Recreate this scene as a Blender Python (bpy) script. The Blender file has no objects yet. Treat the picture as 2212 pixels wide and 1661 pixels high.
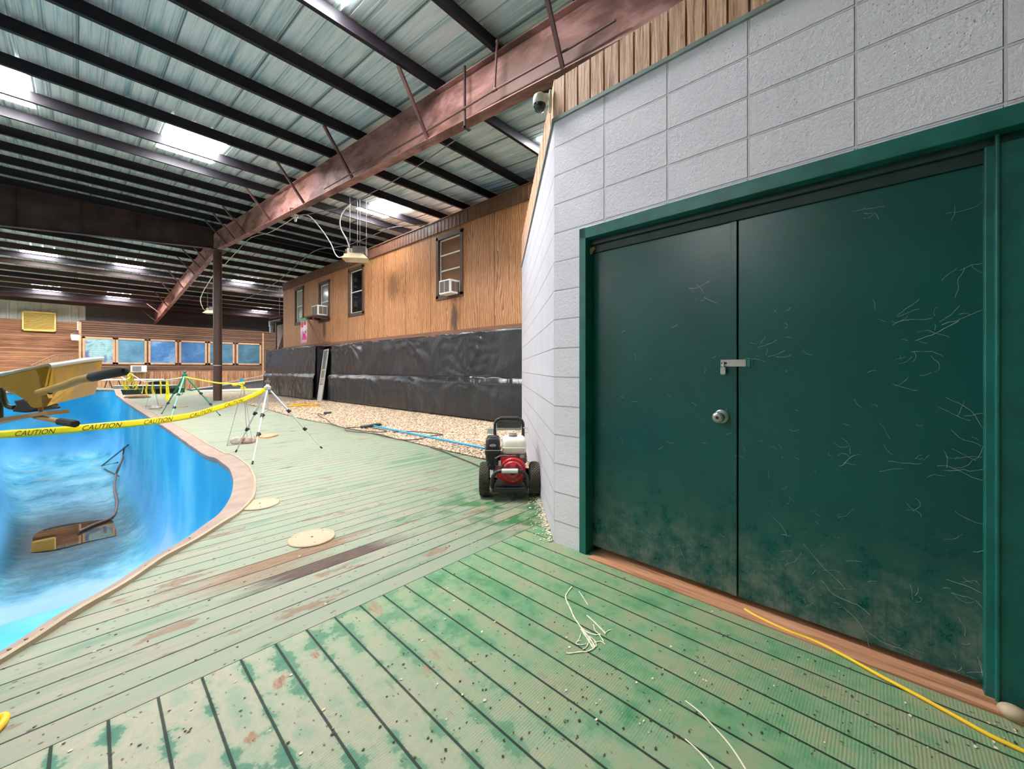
import bpy, bmesh, math, random
import numpy as np
from mathutils import Vector, Matrix, noise as mnoise
random.seed(7); rng=np.random.default_rng(7)
S=bpy.context.scene; COL=S.collection
# ------------------------------------------------------------------ camera
# photo measured as 2212 x 1661: focal 850 px, horizon row 796, eye 1.232 m over the deck
F=850.; HZ=796.; CX=1106.; H=1.232
TH=math.atan((CX-165)/F); SN,CS=math.sin(TH),math.cos(TH)
FWD=Vector((SN,CS,0)); RGT=Vector((CS,-SN,0)); UP=Vector((0,0,1)); EYE=Vector((0,0,H))
def ray(px,py): return FWD+RGT*((px-CX)/F)+UP*((HZ-py)/F)
def at(px,py,d): return EYE+ray(px,py)*d
def gp(px,py,z=0.): return at(px,py,F*(H-z)/(py-HZ))
def onX(px,py,X):
    r=ray(px,py); return EYE+r*(X/r.x)
def onY(px,py,Y):
    r=ray(px,py); return EYE+r*(Y/r.y)
# the block wall and deck boards stand 1.08 deg off the hall's grid
MD=Matrix.Rotation(-(TH-math.atan((CX-200)/F)),4,'Z'); MDi=MD.inverted()
def onXD(px,py,X):      # hit the plane x=X of the deck/door frame, in that frame
    r=MDi@ray(px,py); return EYE+r*(X/r.x)
def gD(px,py): return MDi@gp(px,py)
cam=bpy.data.cameras.new('camera'); co=bpy.data.objects.new('camera',cam); COL.objects.link(co)
co.location=EYE; co.rotation_euler=(math.pi/2,0,-TH)
cam.sensor_width=36; cam.lens=F/2212*36; cam.shift_y=-(830.5-HZ)/2212; cam.clip_start=.02; cam.clip_end=300
S.camera=co
# ------------------------------------------------------------------ colour + nodes
def c(r,g,b):
    f=lambda v:(v/255/12.92) if v<=10.3 else ((v/255+.055)/1.055)**2.4
    return (f(r),f(g),f(b),1)
class Mt:
    def __init__(s,name,rough=.6,metal=0.,spec=.5):
        s.m=bpy.data.materials.new(name); s.m.use_nodes=True; s.t=s.m.node_tree
        s.b=s.t.nodes['Principled BSDF']; s.b.inputs['Roughness'].default_value=rough
        s.b.inputs['Metallic'].default_value=metal; s.b.inputs['Specular IOR Level'].default_value=spec
        s._co=None
    def put(s,sock,v):
        if isinstance(v,bpy.types.NodeSocket): s.t.links.new(v,sock)
        else:
            try: sock.default_value=v
            except Exception: sock.default_value=tuple(v)[:3]
    def n(s,typ,out=0,props=None,**ins):
        nd=s.t.nodes.new(typ)
        for k,v in (props or {}).items(): setattr(nd,k,v)
        for k,v in ins.items():
            k=k.replace('_',' ')
            s.put(nd.inputs[int(k[1:])] if k[0]=='i' and k[1:].isdigit() else nd.inputs[k],v)
        return nd.outputs[out]
    def co(s):
        if s._co is None: s._co=s.n('ShaderNodeTexCoord',3)
        return s._co
    def xyz(s): 
        nd=s.t.nodes.new('ShaderNodeSeparateXYZ'); s.t.links.new(s.co(),nd.inputs[0]); return nd.outputs
    def map(s,scale=(1,1,1),loc=(0,0,0),rot=(0,0,0),vec=None):
        return s.n('ShaderNodeMapping',Vector=vec or s.co(),Scale=scale,Location=loc,Rotation=rot)
    def noise(s,scale,detail=4,vec=None,rough=.55,dist=0.,out=0):
        return s.n('ShaderNodeTexNoise',out,Vector=vec or s.co(),Scale=scale,Detail=detail,Roughness=rough,Distortion=dist)
    def vor(s,scale,vec=None,out=0,feature='F1',rnd=1.):
        return s.n('ShaderNodeTexVoronoi',out,props=dict(feature=feature),Vector=vec or s.co(),Scale=scale,Randomness=rnd)
    def ramp(s,fac,stops,interp='LINEAR'):
        nd=s.t.nodes.new('ShaderNodeValToRGB'); cr=nd.color_ramp; cr.interpolation=interp
        while len(cr.elements)<len(stops): cr.elements.new(.5)
        for e,(p,col) in zip(cr.elements,stops):
            e.position=p; e.color=col if len(col)==4 else (*col,1)
        s.put(nd.inputs[0],fac); return nd.outputs[0]
    def step(s,fac,a,b):   # 0 below a, 1 above b
        return s.n('ShaderNodeMapRange',props=dict(interpolation_type='SMOOTHSTEP'),Value=fac,From_Min=a,From_Max=b)
    def math(s,op,a,b=0.,c3=None):
        kw=dict(i0=a,i1=b)
        if c3 is not None: kw['i2']=c3
        return s.n('ShaderNodeMath',props=dict(operation=op),**kw)
    def mix(s,fac,a,b,mode='MIX'):
        nd=s.t.nodes.new('ShaderNodeMix'); nd.data_type='RGBA'; nd.blend_type=mode
        s.put(nd.inputs[0],fac); s.put(nd.inputs[6],a); s.put(nd.inputs[7],b); return nd.outputs[2]
    def base(s,col): s.put(s.b.inputs['Base Color'],col); return s
    def rgh(s,v): s.put(s.b.inputs['Roughness'],v); return s
    def bump(s,h,strength=.4,dist=.01):
        s.put(s.b.inputs['Normal'],s.n('ShaderNodeBump',Height=h,Strength=strength,Distance=dist)); return s
    def groove(s,coord,period,off,w):   # 1 in the groove line, 0 elsewhere
        q=s.math('DIVIDE',s.math('SUBTRACT',coord,off),period)
        f=s.math('FRACT',s.math('ADD',q,.5)); d=s.math('ABSOLUTE',s.math('SUBTRACT',f,.5))
        return s.math('SUBTRACT',1.,s.step(d,w*.35/period,w*.65/period))
    def idx(s,coord,period,off): return s.math('FLOOR',s.math('DIVIDE',s.math('SUBTRACT',coord,off),period))
    def rand(s,v): return s.n('ShaderNodeTexWhiteNoise',props=dict(noise_dimensions='1D'),W=v)
def simple(name,col,rough=.55,metal=0.,var=.18,scale=6,bump=0.,bscale=60,spec=.5,stretch=None):
    m=Mt(name,rough,metal,spec); v=m.map(scale=stretch) if stretch else None
    a=tuple(min(1,x*(1-var)) for x in col[:3])+(1,); b=tuple(min(1,x*(1+var)) for x in col[:3])+(1,)
    m.base(m.ramp(m.noise(scale,5,vec=v),[(.3,a),(.7,b)]))
    if bump: m.bump(m.noise(bscale,4,vec=v),bump)
    return m.m
def emis(name,col,strength):
    m=Mt(name,.6); m.base(col); m.put(m.b.inputs['Emission Color'],col); m.b.inputs['Emission Strength'].default_value=strength
    return m.m
# ------------------------------------------------------------------ mesh builder
class MB:
    def __init__(s,M=None): s.v=[]; s.f=[]; s.mi=[]; s.M=M; s.k=0
    def add(s,vs,fs):
        o=len(s.v)
        s.v+=[(s.M@Vector(p)) if s.M else Vector(p) for p in vs]
        s.f+=[tuple(o+i for i in f) for f in fs]; s.mi+=[s.k]*len(fs); return s
    def box(s,a,b,R=None):      # min corner, max corner (R: extra matrix)
        x0,y0,z0=a; x1,y1,z1=b
        vs=[(x0,y0,z0),(x1,y0,z0),(x1,y1,z0),(x0,y1,z0),(x0,y0,z1),(x1,y0,z1),(x1,y1,z1),(x0,y1,z1)]
        if R is not None: vs=[R@Vector(p) for p in vs]
        return s.add(vs,[(3,2,1,0),(4,5,6,7),(0,1,5,4),(1,2,6,5),(2,3,7,6),(3,0,4,7)])
    def cbox(s,ctr,size,R=None):
        ctr=Vector(ctr); h=Vector(size)/2
        T=Matrix.Translation(ctr)@(R.to_4x4() if R is not None else Matrix())
        return s.box(-h,h,T)
    def bar(s,p,q,w,h,up=(0,0,1)):   # rectangular bar from p to q
        p,q=Vector(p),Vector(q); d=(q-p).normalized(); u=Vector(up)
        if abs(d.dot(u))>.98: u=Vector((1,0,0)) if abs(d.x)<.9 else Vector((0,1,0))
        x=d.cross(u).normalized()*w/2; y=x.cross(d).normalized()*h/2
        vs=[p-x-y,p+x-y,p+x+y,p-x+y,q-x-y,q+x-y,q+x+y,q-x+y]
        return s.add(vs,[(0,1,2,3),(7,6,5,4),(0,4,5,1),(1,5,6,2),(2,6,7,3),(3,7,4,0)])
    def tube(s,pts,r,n=8,closed=False,flat=1.):
        pts=[Vector(p) for p in pts]; L=len(pts); rs=r if isinstance(r,(list,tuple)) else [r]*L
        vs=[];fs=[];u=None
        for i,p in enumerate(pts):
            a=pts[(i-1)%L] if (closed or i>0) else p; b=pts[(i+1)%L] if (closed or i<L-1) else p
            d=(b-a); d=d.normalized() if d.length>1e-9 else Vector((0,0,1))
            if u is None: u=d.cross(Vector((0,0,1))); u=u if u.length>.05 else d.cross(Vector((1,0,0)))
            u=(u-d*u.dot(d)); u=u.normalized() if u.length>1e-6 else d.orthogonal().normalized()
            w=d.cross(u)
            for j in range(n):
                t=2*math.pi*j/n; vs.append(p+(u*math.cos(t)+w*math.sin(t)*flat)*rs[i])
        m=L if closed else L-1
        for i in range(m):
            for j in range(n):
                a=i*n+j; b=i*n+(j+1)%n; c2=((i+1)%L)*n+(j+1)%n; d2=((i+1)%L)*n+j
                fs.append((a,b,c2,d2))
        if not closed: fs+=[tuple(range(n-1,-1,-1)),tuple((L-1)*n+j for j in range(n))]
        return s.add(vs,fs)
    def cyl(s,p,q,r,r2=None,n=20): return s.tube([p,q],[r,r if r2 is None else r2],n)
    def lathe(s,prof,M,n=28,caps=True):   # prof [(r,h)], turned round local z of M
        vs=[];fs=[]
        for r,h in prof:
            for j in range(n):
                t=2*math.pi*j/n; vs.append(M@Vector((r*math.cos(t),r*math.sin(t),h)))
        for i in range(len(prof)-1):
            for j in range(n): fs.append((i*n+j,i*n+(j+1)%n,(i+1)*n+(j+1)%n,(i+1)*n+j))
        if caps: fs+=[tuple(range(n-1,-1,-1)),tuple((len(prof)-1)*n+j for j in range(n))]
        return s.add(vs,fs)
    def prism(s,poly,off):      # polygon (3D points) extruded by vector off
        off=Vector(off); n=len(poly); vs=[Vector(p) for p in poly]+[Vector(p)+off for p in poly]
        fs=[tuple(range(n)),tuple(range(2*n-1,n-1,-1))]+[(i,i+n,(i+1)%n+n,(i+1)%n) for i in range(n)]
        return s.add(vs,fs)
    def grid(s,fn,nu,nv):
        vs=[fn(i/nu,j/nv) for j in range(nv+1) for i in range(nu+1)]
        fs=[(j*(nu+1)+i,j*(nu+1)+i+1,(j+1)*(nu+1)+i+1,(j+1)*(nu+1)+i) for j in range(nv) for i in range(nu)]
        return s.add(vs,fs)
    def ball(s,ctr,rad,n=14,m=9,R=None):
        ctr=Vector(ctr); rad=Vector(rad) if not isinstance(rad,(int,float)) else Vector((rad,)*3)
        vs=[];fs=[]
        for i in range(m+1):
            a=math.pi*i/m
            for j in range(n):
                t=2*math.pi*j/n; p=Vector((rad.x*math.sin(a)*math.cos(t),rad.y*math.sin(a)*math.sin(t),rad.z*math.cos(a)))
                vs.append(ctr+((R@p) if R is not None else p))
        for i in range(m):
            for j in range(n): fs.append((i*n+j,(i+1)*n+j,(i+1)*n+(j+1)%n,i*n+(j+1)%n))
        return s.add(vs,fs)
def apply_bevel(o,w,seg=2,ang=35):
    b=o.modifiers.new('bevel','BEVEL'); b.width=w; b.segments=seg; b.limit_method='ANGLE'; b.angle_limit=math.radians(ang)
WM={}
def obj(name,mb,mat,parent=None,smooth=False,bevel=0.,keep=False,mw=None,solid=0.):
    """one mesh object; vertices come in world space (or in the frame mw) and are made local to the object"""
    vs=[Vector(v) for v in mb.v]
    o=bpy.data.objects.new(name,None) if False else None
    if mw is not None: W=mw
    elif parent is not None: W=WM[parent.name]
    elif keep: W=Matrix()
    else:
        lo=[min(v[i] for v in vs) for i in range(3)]; hi=[max(v[i] for v in vs) for i in range(3)]
        W=Matrix.Translation(((lo[0]+hi[0])/2,(lo[1]+hi[1])/2,lo[2]))
    if mw is None:
        Wi=W.inverted(); vs=[Wi@v for v in vs]
    me=bpy.data.meshes.new(name); me.from_pydata([tuple(v) for v in vs],[],mb.f); me.validate()
    bm=bmesh.new(); bm.from_mesh(me); bmesh.ops.recalc_face_normals(bm,faces=bm.faces); bm.to_mesh(me); bm.free()
    mats=mat if isinstance(mat,(list,tuple)) else [mat]
    for m in mats: me.materials.append(m)
    if len(mats)>1 and len(me.polygons)==len(mb.mi):
        for p,i in zip(me.polygons,mb.mi): p.material_index=i
    if smooth:
        for p in me.polygons: p.use_smooth=True
        try: me.set_sharp_from_angle(angle=math.radians(40 if smooth is True else smooth))
        except Exception: pass
    o=bpy.data.objects.new(name,me); COL.objects.link(o)
    if parent is not None:
        o.parent=parent
        if mw is not None: o.matrix_local=WM[parent.name].inverted()@mw
    else: o.matrix_world=W
    WM[o.name]=W.copy()
    if bevel: apply_bevel(o,bevel)
    if solid:
        sm=o.modifiers.new('solid','SOLIDIFY'); sm.thickness=solid; sm.offset=0
    return o
def tag(o,label,cat,group=None,kind=None):
    if label: o['label']=label
    if cat: o['category']=cat
    if group: o['group']=group
    if kind: o['kind']=kind
    return o
def thing(name,label,cat,loc=(0,0,0),rotz=0.,group=None,M=None):
    o=bpy.data.objects.new(name,None); COL.objects.link(o); o.empty_display_size=.1
    W=M if M is not None else Matrix.Translation(loc)@Matrix.Rotation(rotz,4,'Z')
    o.matrix_world=W; WM[o.name]=W.copy(); return tag(o,label,cat,group)
def struct(name,mb,mat,parent=None,**k):
    o=obj(name,mb,mat,parent,**k)
    if parent is None: o['kind']='structure'
    return o
def cat_rom(pts,n=10,closed=False):
    P=[Vector(p) for p in pts]; L=len(P); out=[]
    for i in range(L if closed else L-1):
        a=P[(i-1)%L] if (closed or i>0) else P[i]; b=P[i]; c2=P[(i+1)%L]; d=P[(i+2)%L] if (closed or i<L-2) else P[(i+1)%L]
        for k in range(n):
            t=k/n; out.append(.5*((2*b)+(c2-a)*t+(2*a-5*b+4*c2-d)*t*t+(3*b-a-3*c2+d)*t**3))
    if not closed: out.append(P[-1])
    return out
# ================================================================== materials
def m_deck(name,along):    # along: axis the boards run on (0 = x, 1 = y) in the deck frame
    m=Mt(name,.62,spec=.3); x=m.xyz(); a=x[along]; b=x[1-along]
    P=.1305; off=1.975 if along==0 else -.093
    gap=m.groove(b,P,off,.008 if along==0 else .0085)
    r=m.rand(m.idx(b,P,off)); r2=m.rand(m.math('ADD',m.idx(b,P,off),37.3))
    sc=(.9,6,1) if along==0 else (6,1.1,1)
    vb=m.map(scale=sc,loc=(3.1,1.7,0))
    blotch=m.noise(1.6,6,vec=vb,rough=.62); big=m.noise(.8,3); fine=m.noise(14,5,vec=vb,rough=.7)
    f=m.math('ADD',m.math('ADD',m.math('MULTIPLY',blotch,.55),m.math('MULTIPLY',big,.45)),m.math('MULTIPLY',m.math('SUBTRACT',r,.5),.16))
    if along==0:
        near=m.step(m.math('ADD',x[0],m.math('MULTIPLY',x[1],-.25)),.1,2.6)   # greener by the block wall
        pale=m.ramp(f,[(.33,c(150,182,156)),(.42,c(194,196,172)),(.49,c(180,196,170)),(.56,c(202,196,174)),(.66,c(142,180,152))])
        grn=m.ramp(f,[(.34,c(96,150,112)),(.44,c(158,172,138)),(.52,c(128,166,130)),(.6,c(186,172,144)),(.7,c(134,160,124))])
        col=m.mix(m.math('MULTIPLY',near,.8),pale,grn)
    else:
        sat=m.step(x[0],.2,1.6)
        fr_=m.math('FRACT',m.math('DIVIDE',m.math('SUBTRACT',b,off),P)); ed=m.math('MULTIPLY',m.math('ABSOLUTE',m.math('SUBTRACT',fr_,.5)),2.)
        mot=m.noise(5.2,6,vec=m.map(loc=(2,5,0)),rough=.66)
        fl_=m.math('SUBTRACT',m.math('ADD',m.math('MULTIPLY',mot,.75),m.math('MULTIPLY',big,.4)),m.math('MULTIPLY',m.math('MULTIPLY',ed,ed),.13))
        lef=m.ramp(fl_,[(.38,c(66,130,104)),(.475,c(98,150,122)),(.5,c(168,184,156)),(.58,c(196,192,168)),(.68,c(160,184,158))])
        fr2=m.math('ADD',m.math('MULTIPLY',mot,.6),m.math('MULTIPLY',f,.4))
        rig=m.ramp(fr2,[(.34,c(72,140,92)),(.43,c(112,166,118)),(.50,c(138,176,132)),(.58,c(166,174,136)),(.68,c(112,166,120))])
        col=m.mix(sat,lef,rig)
    # bare wood patches and green mould
    patch=m.step(m.noise(2.6 if along else 2.,5,vec=m.map(scale=(1,2.6,1) if along==0 else (2.,1,1),loc=(7,2,0)),rough=.65),.60,.64)
    wood=m.ramp(fine,[(.3,c(128,88,68)),(.5,c(176,138,110)),(.7,c(198,162,134))])
    amt=.75 if along==0 else .85
    if along==1: amt=m.math('MULTIPLY',m.math('SUBTRACT',1.1,m.step(x[0],.6,1.5)),.85)
    col=m.mix(m.math('MULTIPLY',patch,amt),col,wood)
    mould=m.step(m.noise(3.3,4,vec=m.map(scale=(.6,2,1) if along==0 else (2,.8,1),loc=(1,9,0))),.66,.74)
    col=m.mix(m.math('MULTIPLY',mould,.7),col,c(58,140,84))
    if along==0:
        # the two rotted boards beside the skimmer lid
        def rot(y0,y1,x0,x1,fade):
            wv=m.math('MULTIPLY',m.math('SUBTRACT',m.noise(5,4,vec=m.map(scale=(.5,3,1))),.5),.9)
            iny=m.math('MULTIPLY',m.step(x[1],y0-.004,y0+.004),m.math('SUBTRACT',1.,m.step(x[1],y1-.004,y1+.004)))
            xx=m.math('ADD',x[0],wv)
            inx=m.math('MULTIPLY',m.step(xx,x0,x0+fade),m.math('SUBTRACT',1.,m.step(xx,x1-fade,x1)))
            return m.math('MULTIPLY',iny,inx)
        grain=m.noise(9,5,vec=m.map(scale=(.8,16,1)),rough=.7)
        dark=m.ramp(grain,[(.3,c(70,54,50)),(.5,c(112,90,80)),(.68,c(158,130,108))])
        brn=m.ramp(grain,[(.3,c(112,82,64)),(.5,c(176,138,108)),(.68,c(206,176,144))])
        col=m.mix(rot(2.497,2.627,.45,1.65,.35),col,dark)
        col=m.mix(rot(2.758,2.888,.2,1.5,.4),col,brn)
        col=m.mix(m.math('MULTIPLY',rot(2.627,2.758,.2,1.25,.5),.65),col,brn)
        # bright green mould by the wall corner
        wet=m.math('MULTIPLY',m.step(x[0],1.75,2.35),m.step(m.noise(4,3),.45,.6))
        wet=m.math('MULTIPLY',wet,m.math('SUBTRACT',1.,m.step(x[1],2.6,3.4)))
        col=m.mix(m.math('MULTIPLY',wet,.85),col,c(22,128,50))
    sp=m.vor(30 if along else 24,vec=m.map(scale=(1,1.7,1) if along==0 else (1.6,1,1)),out=0)
    spr=m.vor(34 if along else 26,vec=m.map(scale=(1,1.7,1) if along==0 else (1.6,1,1)),out=1)
    pick=m.step(m.n('ShaderNodeSeparateColor',Color=spr),.80,.82)
    spot=m.math('MULTIPLY',m.math('SUBTRACT',1.,m.step(sp,.12,.26)),pick)
    col=m.mix(m.math('MULTIPLY',spot,.75),col,c(74,62,50))
    col=m.mix(m.math('MULTIPLY',m.step(fine,.6,.8),.22),col,c(110,104,84))
    col=m.mix(m.math('MULTIPLY',gap,.93),col,c(14,34,28))
    m.base(m.mix(1.,col,(.57,.565,.55,1) if along==0 else (.74,.715,.70,1),'MULTIPLY'))
    h=m.math('SUBTRACT',m.math('MULTIPLY',fine,.25),m.math('MULTIPLY',gap,1.6))
    if along==1:    # ribbed anti-slip face
        rib=m.n('ShaderNodeTexWave',1,props=dict(bands_direction='Y'),Vector=m.co(),Scale=32.,Distortion=1.2,Detail=2.)
        h=m.math('ADD',h,m.math('MULTIPLY',m.math('MULTIPLY',rib,m.step(big,.4,.6)),.3))
    m.bump(h,.5,.006); return m.m
MAT={}
MAT['deck']=m_deck('painted_deck_boards',0); MAT['deck_near']=m_deck('painted_deck_boards_door',1)
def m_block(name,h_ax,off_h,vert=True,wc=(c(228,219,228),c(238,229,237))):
    m=Mt(name,.62,spec=.35); x=m.xyz()
    g=m.groove(x[2],.2032,.152,.011)
    if vert: g=m.math('MAXIMUM',g,m.groove(x[h_ax],.4045,off_h,.010))
    peb=m.noise(60,4,rough=.65); pit=m.math('SUBTRACT',1.,m.step(m.vor(48),.06,.16))
    pm=m.step(m.noise(3,2),.42,.6)
    col=m.ramp(m.noise(2.2,5),[(.3,wc[0]),(.7,wc[1])])
    scuff=m.step(m.noise(7,5,vec=m.map(scale=(1,1,3.)),rough=.7),.68,.8)
    col=m.mix(m.math('MULTIPLY',scuff,.25),col,c(150,148,150))
    col=m.mix(m.math('MULTIPLY',g,.35),col,c(150,148,146)); m.base(col)
    h=m.math('SUBTRACT',m.math('MULTIPLY',peb,.30),m.math('ADD',m.math('MULTIPLY',g,1.4),m.math('MULTIPLY',m.math('MULTIPLY',pit,pm),.35)))
    m.bump(h,.9,.016); return m.m
MAT['block']=m_block('white_block',1,.079)
MAT['block_dimmed']=m_block('white_block_dimmed',0,.0,False,(c(182,178,184),c(194,190,196)))  # same white block, dimmed in colour to offset the strong light on this wall
def m_door(name,dust=True):
    m=Mt(name,.24,spec=.42); x=m.xyz()
    col=m.ramp(m.noise(1.6,5),[(.3,c(0,70,67)),(.7,c(4,84,78))])
    col=m.mix(m.math('MULTIPLY',m.step(m.noise(3,4,vec=m.map(scale=(1,1,.5))),.5,.75),.3),col,c(14,90,84))
    if dust:
        low=m.math('SUBTRACT',1.,m.step(x[2],.02,.62)); dn=m.noise(9,6,rough=.75)
        d=m.math('MULTIPLY',low,m.step(dn,.36,.7))
        col=m.mix(m.math('MULTIPLY',d,.6),col,c(132,138,122))
        run=m.step(m.noise(10,2,vec=m.map(scale=(1,6,.35))),.58,.66)
        col=m.mix(m.math('MULTIPLY',m.math('MULTIPLY',run,low),.3),col,c(6,56,50))
        sp=m.vor(55,out=0); sc=m.n('ShaderNodeSeparateColor',Color=m.vor(55,out=1))
        s1=m.math('MULTIPLY',m.math('SUBTRACT',1.,m.step(sp,.06,.16)),m.step(sc,.86,.9))
        col=m.mix(m.math('MULTIPLY',s1,.6),col,c(150,160,148))
        m.rgh(m.math('ADD',.27,m.math('MULTIPLY',d,.5)))
    m.base(col); m.bump(m.noise(110,3),.10,.004); return m.m
MAT['door']=m_door('green_door_paint'); MAT['door_frame']=simple('green_frame_paint',c(16,98,90),.35,var=.25,scale=9,bump=.1,bscale=40)
def m_roof():
    m=Mt('ribbed_roof_sheet',.45,metal=.1,spec=.5)
    st=m.noise(1.1,5,vec=m.map(scale=(9,.5,1)),rough=.6); st2=m.noise(1.,4,vec=m.map(scale=(34,.7,1)),rough=.6)
    f=m.math('ADD',m.math('MULTIPLY',st,.6),m.math('MULTIPLY',st2,.4))
    m.base(m.ramp(f,[(.34,c(132,172,176)),(.44,c(200,214,212)),(.54,c(226,230,226)),(.62,c(184,208,208)),(.7,c(140,176,180))])); x=m.xyz(); g=m.math('MAXIMUM',m.math('MULTIPLY',m.groove(x[0],.3048,.0,.014),.55),m.math('MULTIPLY',m.groove(x[0],.9144,.02,.012),.8)); cl=m.b.inputs['Base Color'].links[0].from_socket; m.base(m.mix(g,cl,c(84,92,92))); return m.m
MAT['roof']=m_roof()
MAT['purlin']=simple('dark_purlin_paint',c(32,27,33),.5,metal=.0,var=.25,scale=5,spec=.25)
MAT['purlin2']=simple('brown_purlin_primer',c(60,44,42),.5,metal=.0,spec=.3,var=.3,scale=4,stretch=(.4,3,3))
def m_rust():
    m=Mt('red_primed_beam',.55,metal=.15)
    v=m.map(scale=(1,.55,1.3))
    col=m.ramp(m.noise(1.5,6,vec=v,rough=.6,dist=.4),[(.32,c(92,62,52)),(.43,c(132,90,80)),(.51,c(172,126,120)),(.6,c(156,106,92)),(.7,c(106,70,56))])
    dark=m.step(m.noise(2.3,5,vec=m.map(scale=(1,.6,2),loc=(4,3,1)),rough=.6),.52,.68)
    col=m.mix(m.math('MULTIPLY',dark,.6),col,c(84,56,46))
    m.base(col); m.bump(m.noise(60,4),.1); return m.m
MAT['rust']=m_rust(); MAT['rust_dark']=simple('dark_girder_rust',c(66,50,46),.6,metal=.1,var=.45,scale=2.2)
MAT['rod']=simple('brace_rod_paint',c(96,66,60),.5,metal=.2,var=.3)
MAT['column']=simple('brown_column_paint',c(82,58,50),.42,var=.15,scale=3)
def m_ply():
    m=Mt('grooved_plywood_siding',.5,spec=.35); x=m.xyz()
    dist=m.noise(1.3,3,vec=m.map(scale=(1,2.6,.5)))
    fig=m.n('ShaderNodeTexWave',1,props=dict(bands_direction='Y',wave_profile='SAW'),Vector=m.map(scale=(1,1,.22)),Scale=5.5,Distortion=15.,Detail=3.,Detail_Scale=.75)
    fine=m.noise(6,5,vec=m.map(scale=(1,22,.9)),rough=.65)
    f=m.math('ADD',m.math('MULTIPLY',fig,.34),m.math('MULTIPLY',fine,.66))
    col=m.ramp(f,[(.3,c(112,70,42)),(.43,c(164,110,70)),(.56,c(190,134,90)),(.7,c(206,156,112))])
    col=m.mix(m.math('MULTIPLY',m.step(dist,.45,.72),.35),col,c(150,92,52))
    g=m.groove(x[1],.2032,.05,.008); seam=m.groove(x[1],1.2192,10.05,.02)
    # damp stain under the air conditioner, smudge left of the wide seam
    def blob(y0,z0,sy,sz,lo=.2,hi=1.):
        dy=m.math('DIVIDE',m.math('SUBTRACT',x[1],y0),sy); dz=m.math('DIVIDE',m.math('SUBTRACT',x[2],z0),sz)
        d=m.math('SQRT',m.math('ADD',m.math('MULTIPLY',dy,dy),m.math('MULTIPLY',dz,dz)))
        return m.math('SUBTRACT',1.,m.step(m.math('ADD',d,m.math('MULTIPLY',m.math('SUBTRACT',m.noise(5,4,vec=m.map(scale=(1,4,.6))),.5),1.2)),lo,hi))
    col=m.mix(m.math('MULTIPLY',blob(7.82,2.55,.2,.75),.85),col,c(52,36,30))
    col=m.mix(m.math('MULTIPLY',blob(10.75,3.75,.45,.6),.55),col,c(92,58,36))
    col=m.mix(m.math('MULTIPLY',blob(15.7,2.75,.22,.6),.8),col,c(48,34,28))
    top=m.math('MULTIPLY',m.step(x[2],4.3,4.85),m.step(dist,.3,.6)); col=m.mix(m.math('MULTIPLY',top,.35),col,c(120,76,46))
    col=m.mix(m.math('MULTIPLY',g,.55),col,c(92,56,34)); col=m.mix(m.math('MULTIPLY',seam,.85),col,c(44,28,20)); m.base(col)
    m.bump(m.math('SUBTRACT',m.math('MULTIPLY',f,.3),m.math('MULTIPLY',g,.8)),.35,.008); return m.m
MAT['ply']=m_ply()
MAT['fascia']=simple('brown_metal_fascia',c(104,70,52),.5,metal=.15,var=.2,scale=4)
MAT['darkwood']=simple('dark_stained_trim',c(80,54,42),.6,var=.3,scale=5,stretch=(1,1,8))
MAT['sillwood']=simple('red_brown_sill_board',c(122,82,64),.6,var=.25,scale=4,stretch=(1,.6,8))
def m_tarp():
    m=Mt('black_plastic_sheet',.24,spec=.65)
    m.base(m.ramp(m.noise(1.6,4),[(.3,c(27,28,32)),(.7,c(38,39,44))]))
    h=m.math('ADD',m.noise(2.6,3,vec=m.map(scale=(1,1.5,.6),rot=(.5,0,0)),rough=.45,dist=1.6),m.math('MULTIPLY',m.noise(11,3,vec=m.map(scale=(1,1.6,.5))),.16))
    m.bump(h,.42,.04); return m.m
MAT['tarp']=m_tarp()
def m_wood(name,stops,stretch,scale=4,rough=.6,per=None,ax=0,off=0.,gapcol=(60,38,28),gw=.012,bump=.25):
    m=Mt(name,rough,spec=.3); x=m.xyz()
    f=m.noise(scale,5,vec=m.map(scale=stretch),rough=.62,dist=.3); 
    if per:
        r=m.rand(m.idx(x[ax],per,off)); f=m.math('ADD',f,m.math('MULTIPLY',m.math('SUBTRACT',r,.5),.22))
    col=m.ramp(f,stops)
    kn=m.math('SUBTRACT',1.,m.step(m.vor(3.2,vec=m.map(scale=tuple(1 if q>1 else .8 for q in stretch))),.03,.08))
    col=m.mix(m.math('MULTIPLY',kn,.6),col,c(88,52,36))
    h=f
    if per:
        g=m.groove(x[ax],per,off,gw); col=m.mix(m.math('MULTIPLY',g,.8),col,c(*gapcol)); h=m.math('SUBTRACT',m.math('MULTIPLY',f,.3),g)
    m.base(col); m.bump(h,bump,.01); return m.m
CED=[(.32,c(142,94,68)),(.48,c(194,142,106)),(.6,c(218,168,130)),(.74,c(176,126,94))]
MAT['cedar']=m_wood('cedar_lap_siding',CED,(.5,1,12),3,per=.11,ax=2,off=1.07,gw=.0)
MAT['cedar_v']=m_wood('cedar_skirt_boards',[(p,tuple(q*.86 for q in k[:3])+(1,)) for p,k in CED],(9,1,.7),3,per=.145,ax=0,off=.02,gw=.012)
MAT['cedar_far']=m_wood('brown_wall_boards',[(.32,c(104,68,50)),(.5,c(154,106,76)),(.68,c(176,126,94))],(.4,1,10),3,per=.125,ax=2,gw=.014)
MAT['oldboard']=m_wood('weathered_orange_boards',[(.3,c(142,98,74)),(.45,c(196,150,120)),(.6,c(220,178,148)),(.75,c(188,140,112))],(12,12,1.1),3.2,bump=.6)
MAT['framewood']=simple('cedar_window_trim',c(196,150,116),.6,var=.15,scale=6)
MAT['rawwood']=simple('raw_pine',c(196,150,104),.6,var=.2,scale=5)
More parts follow.
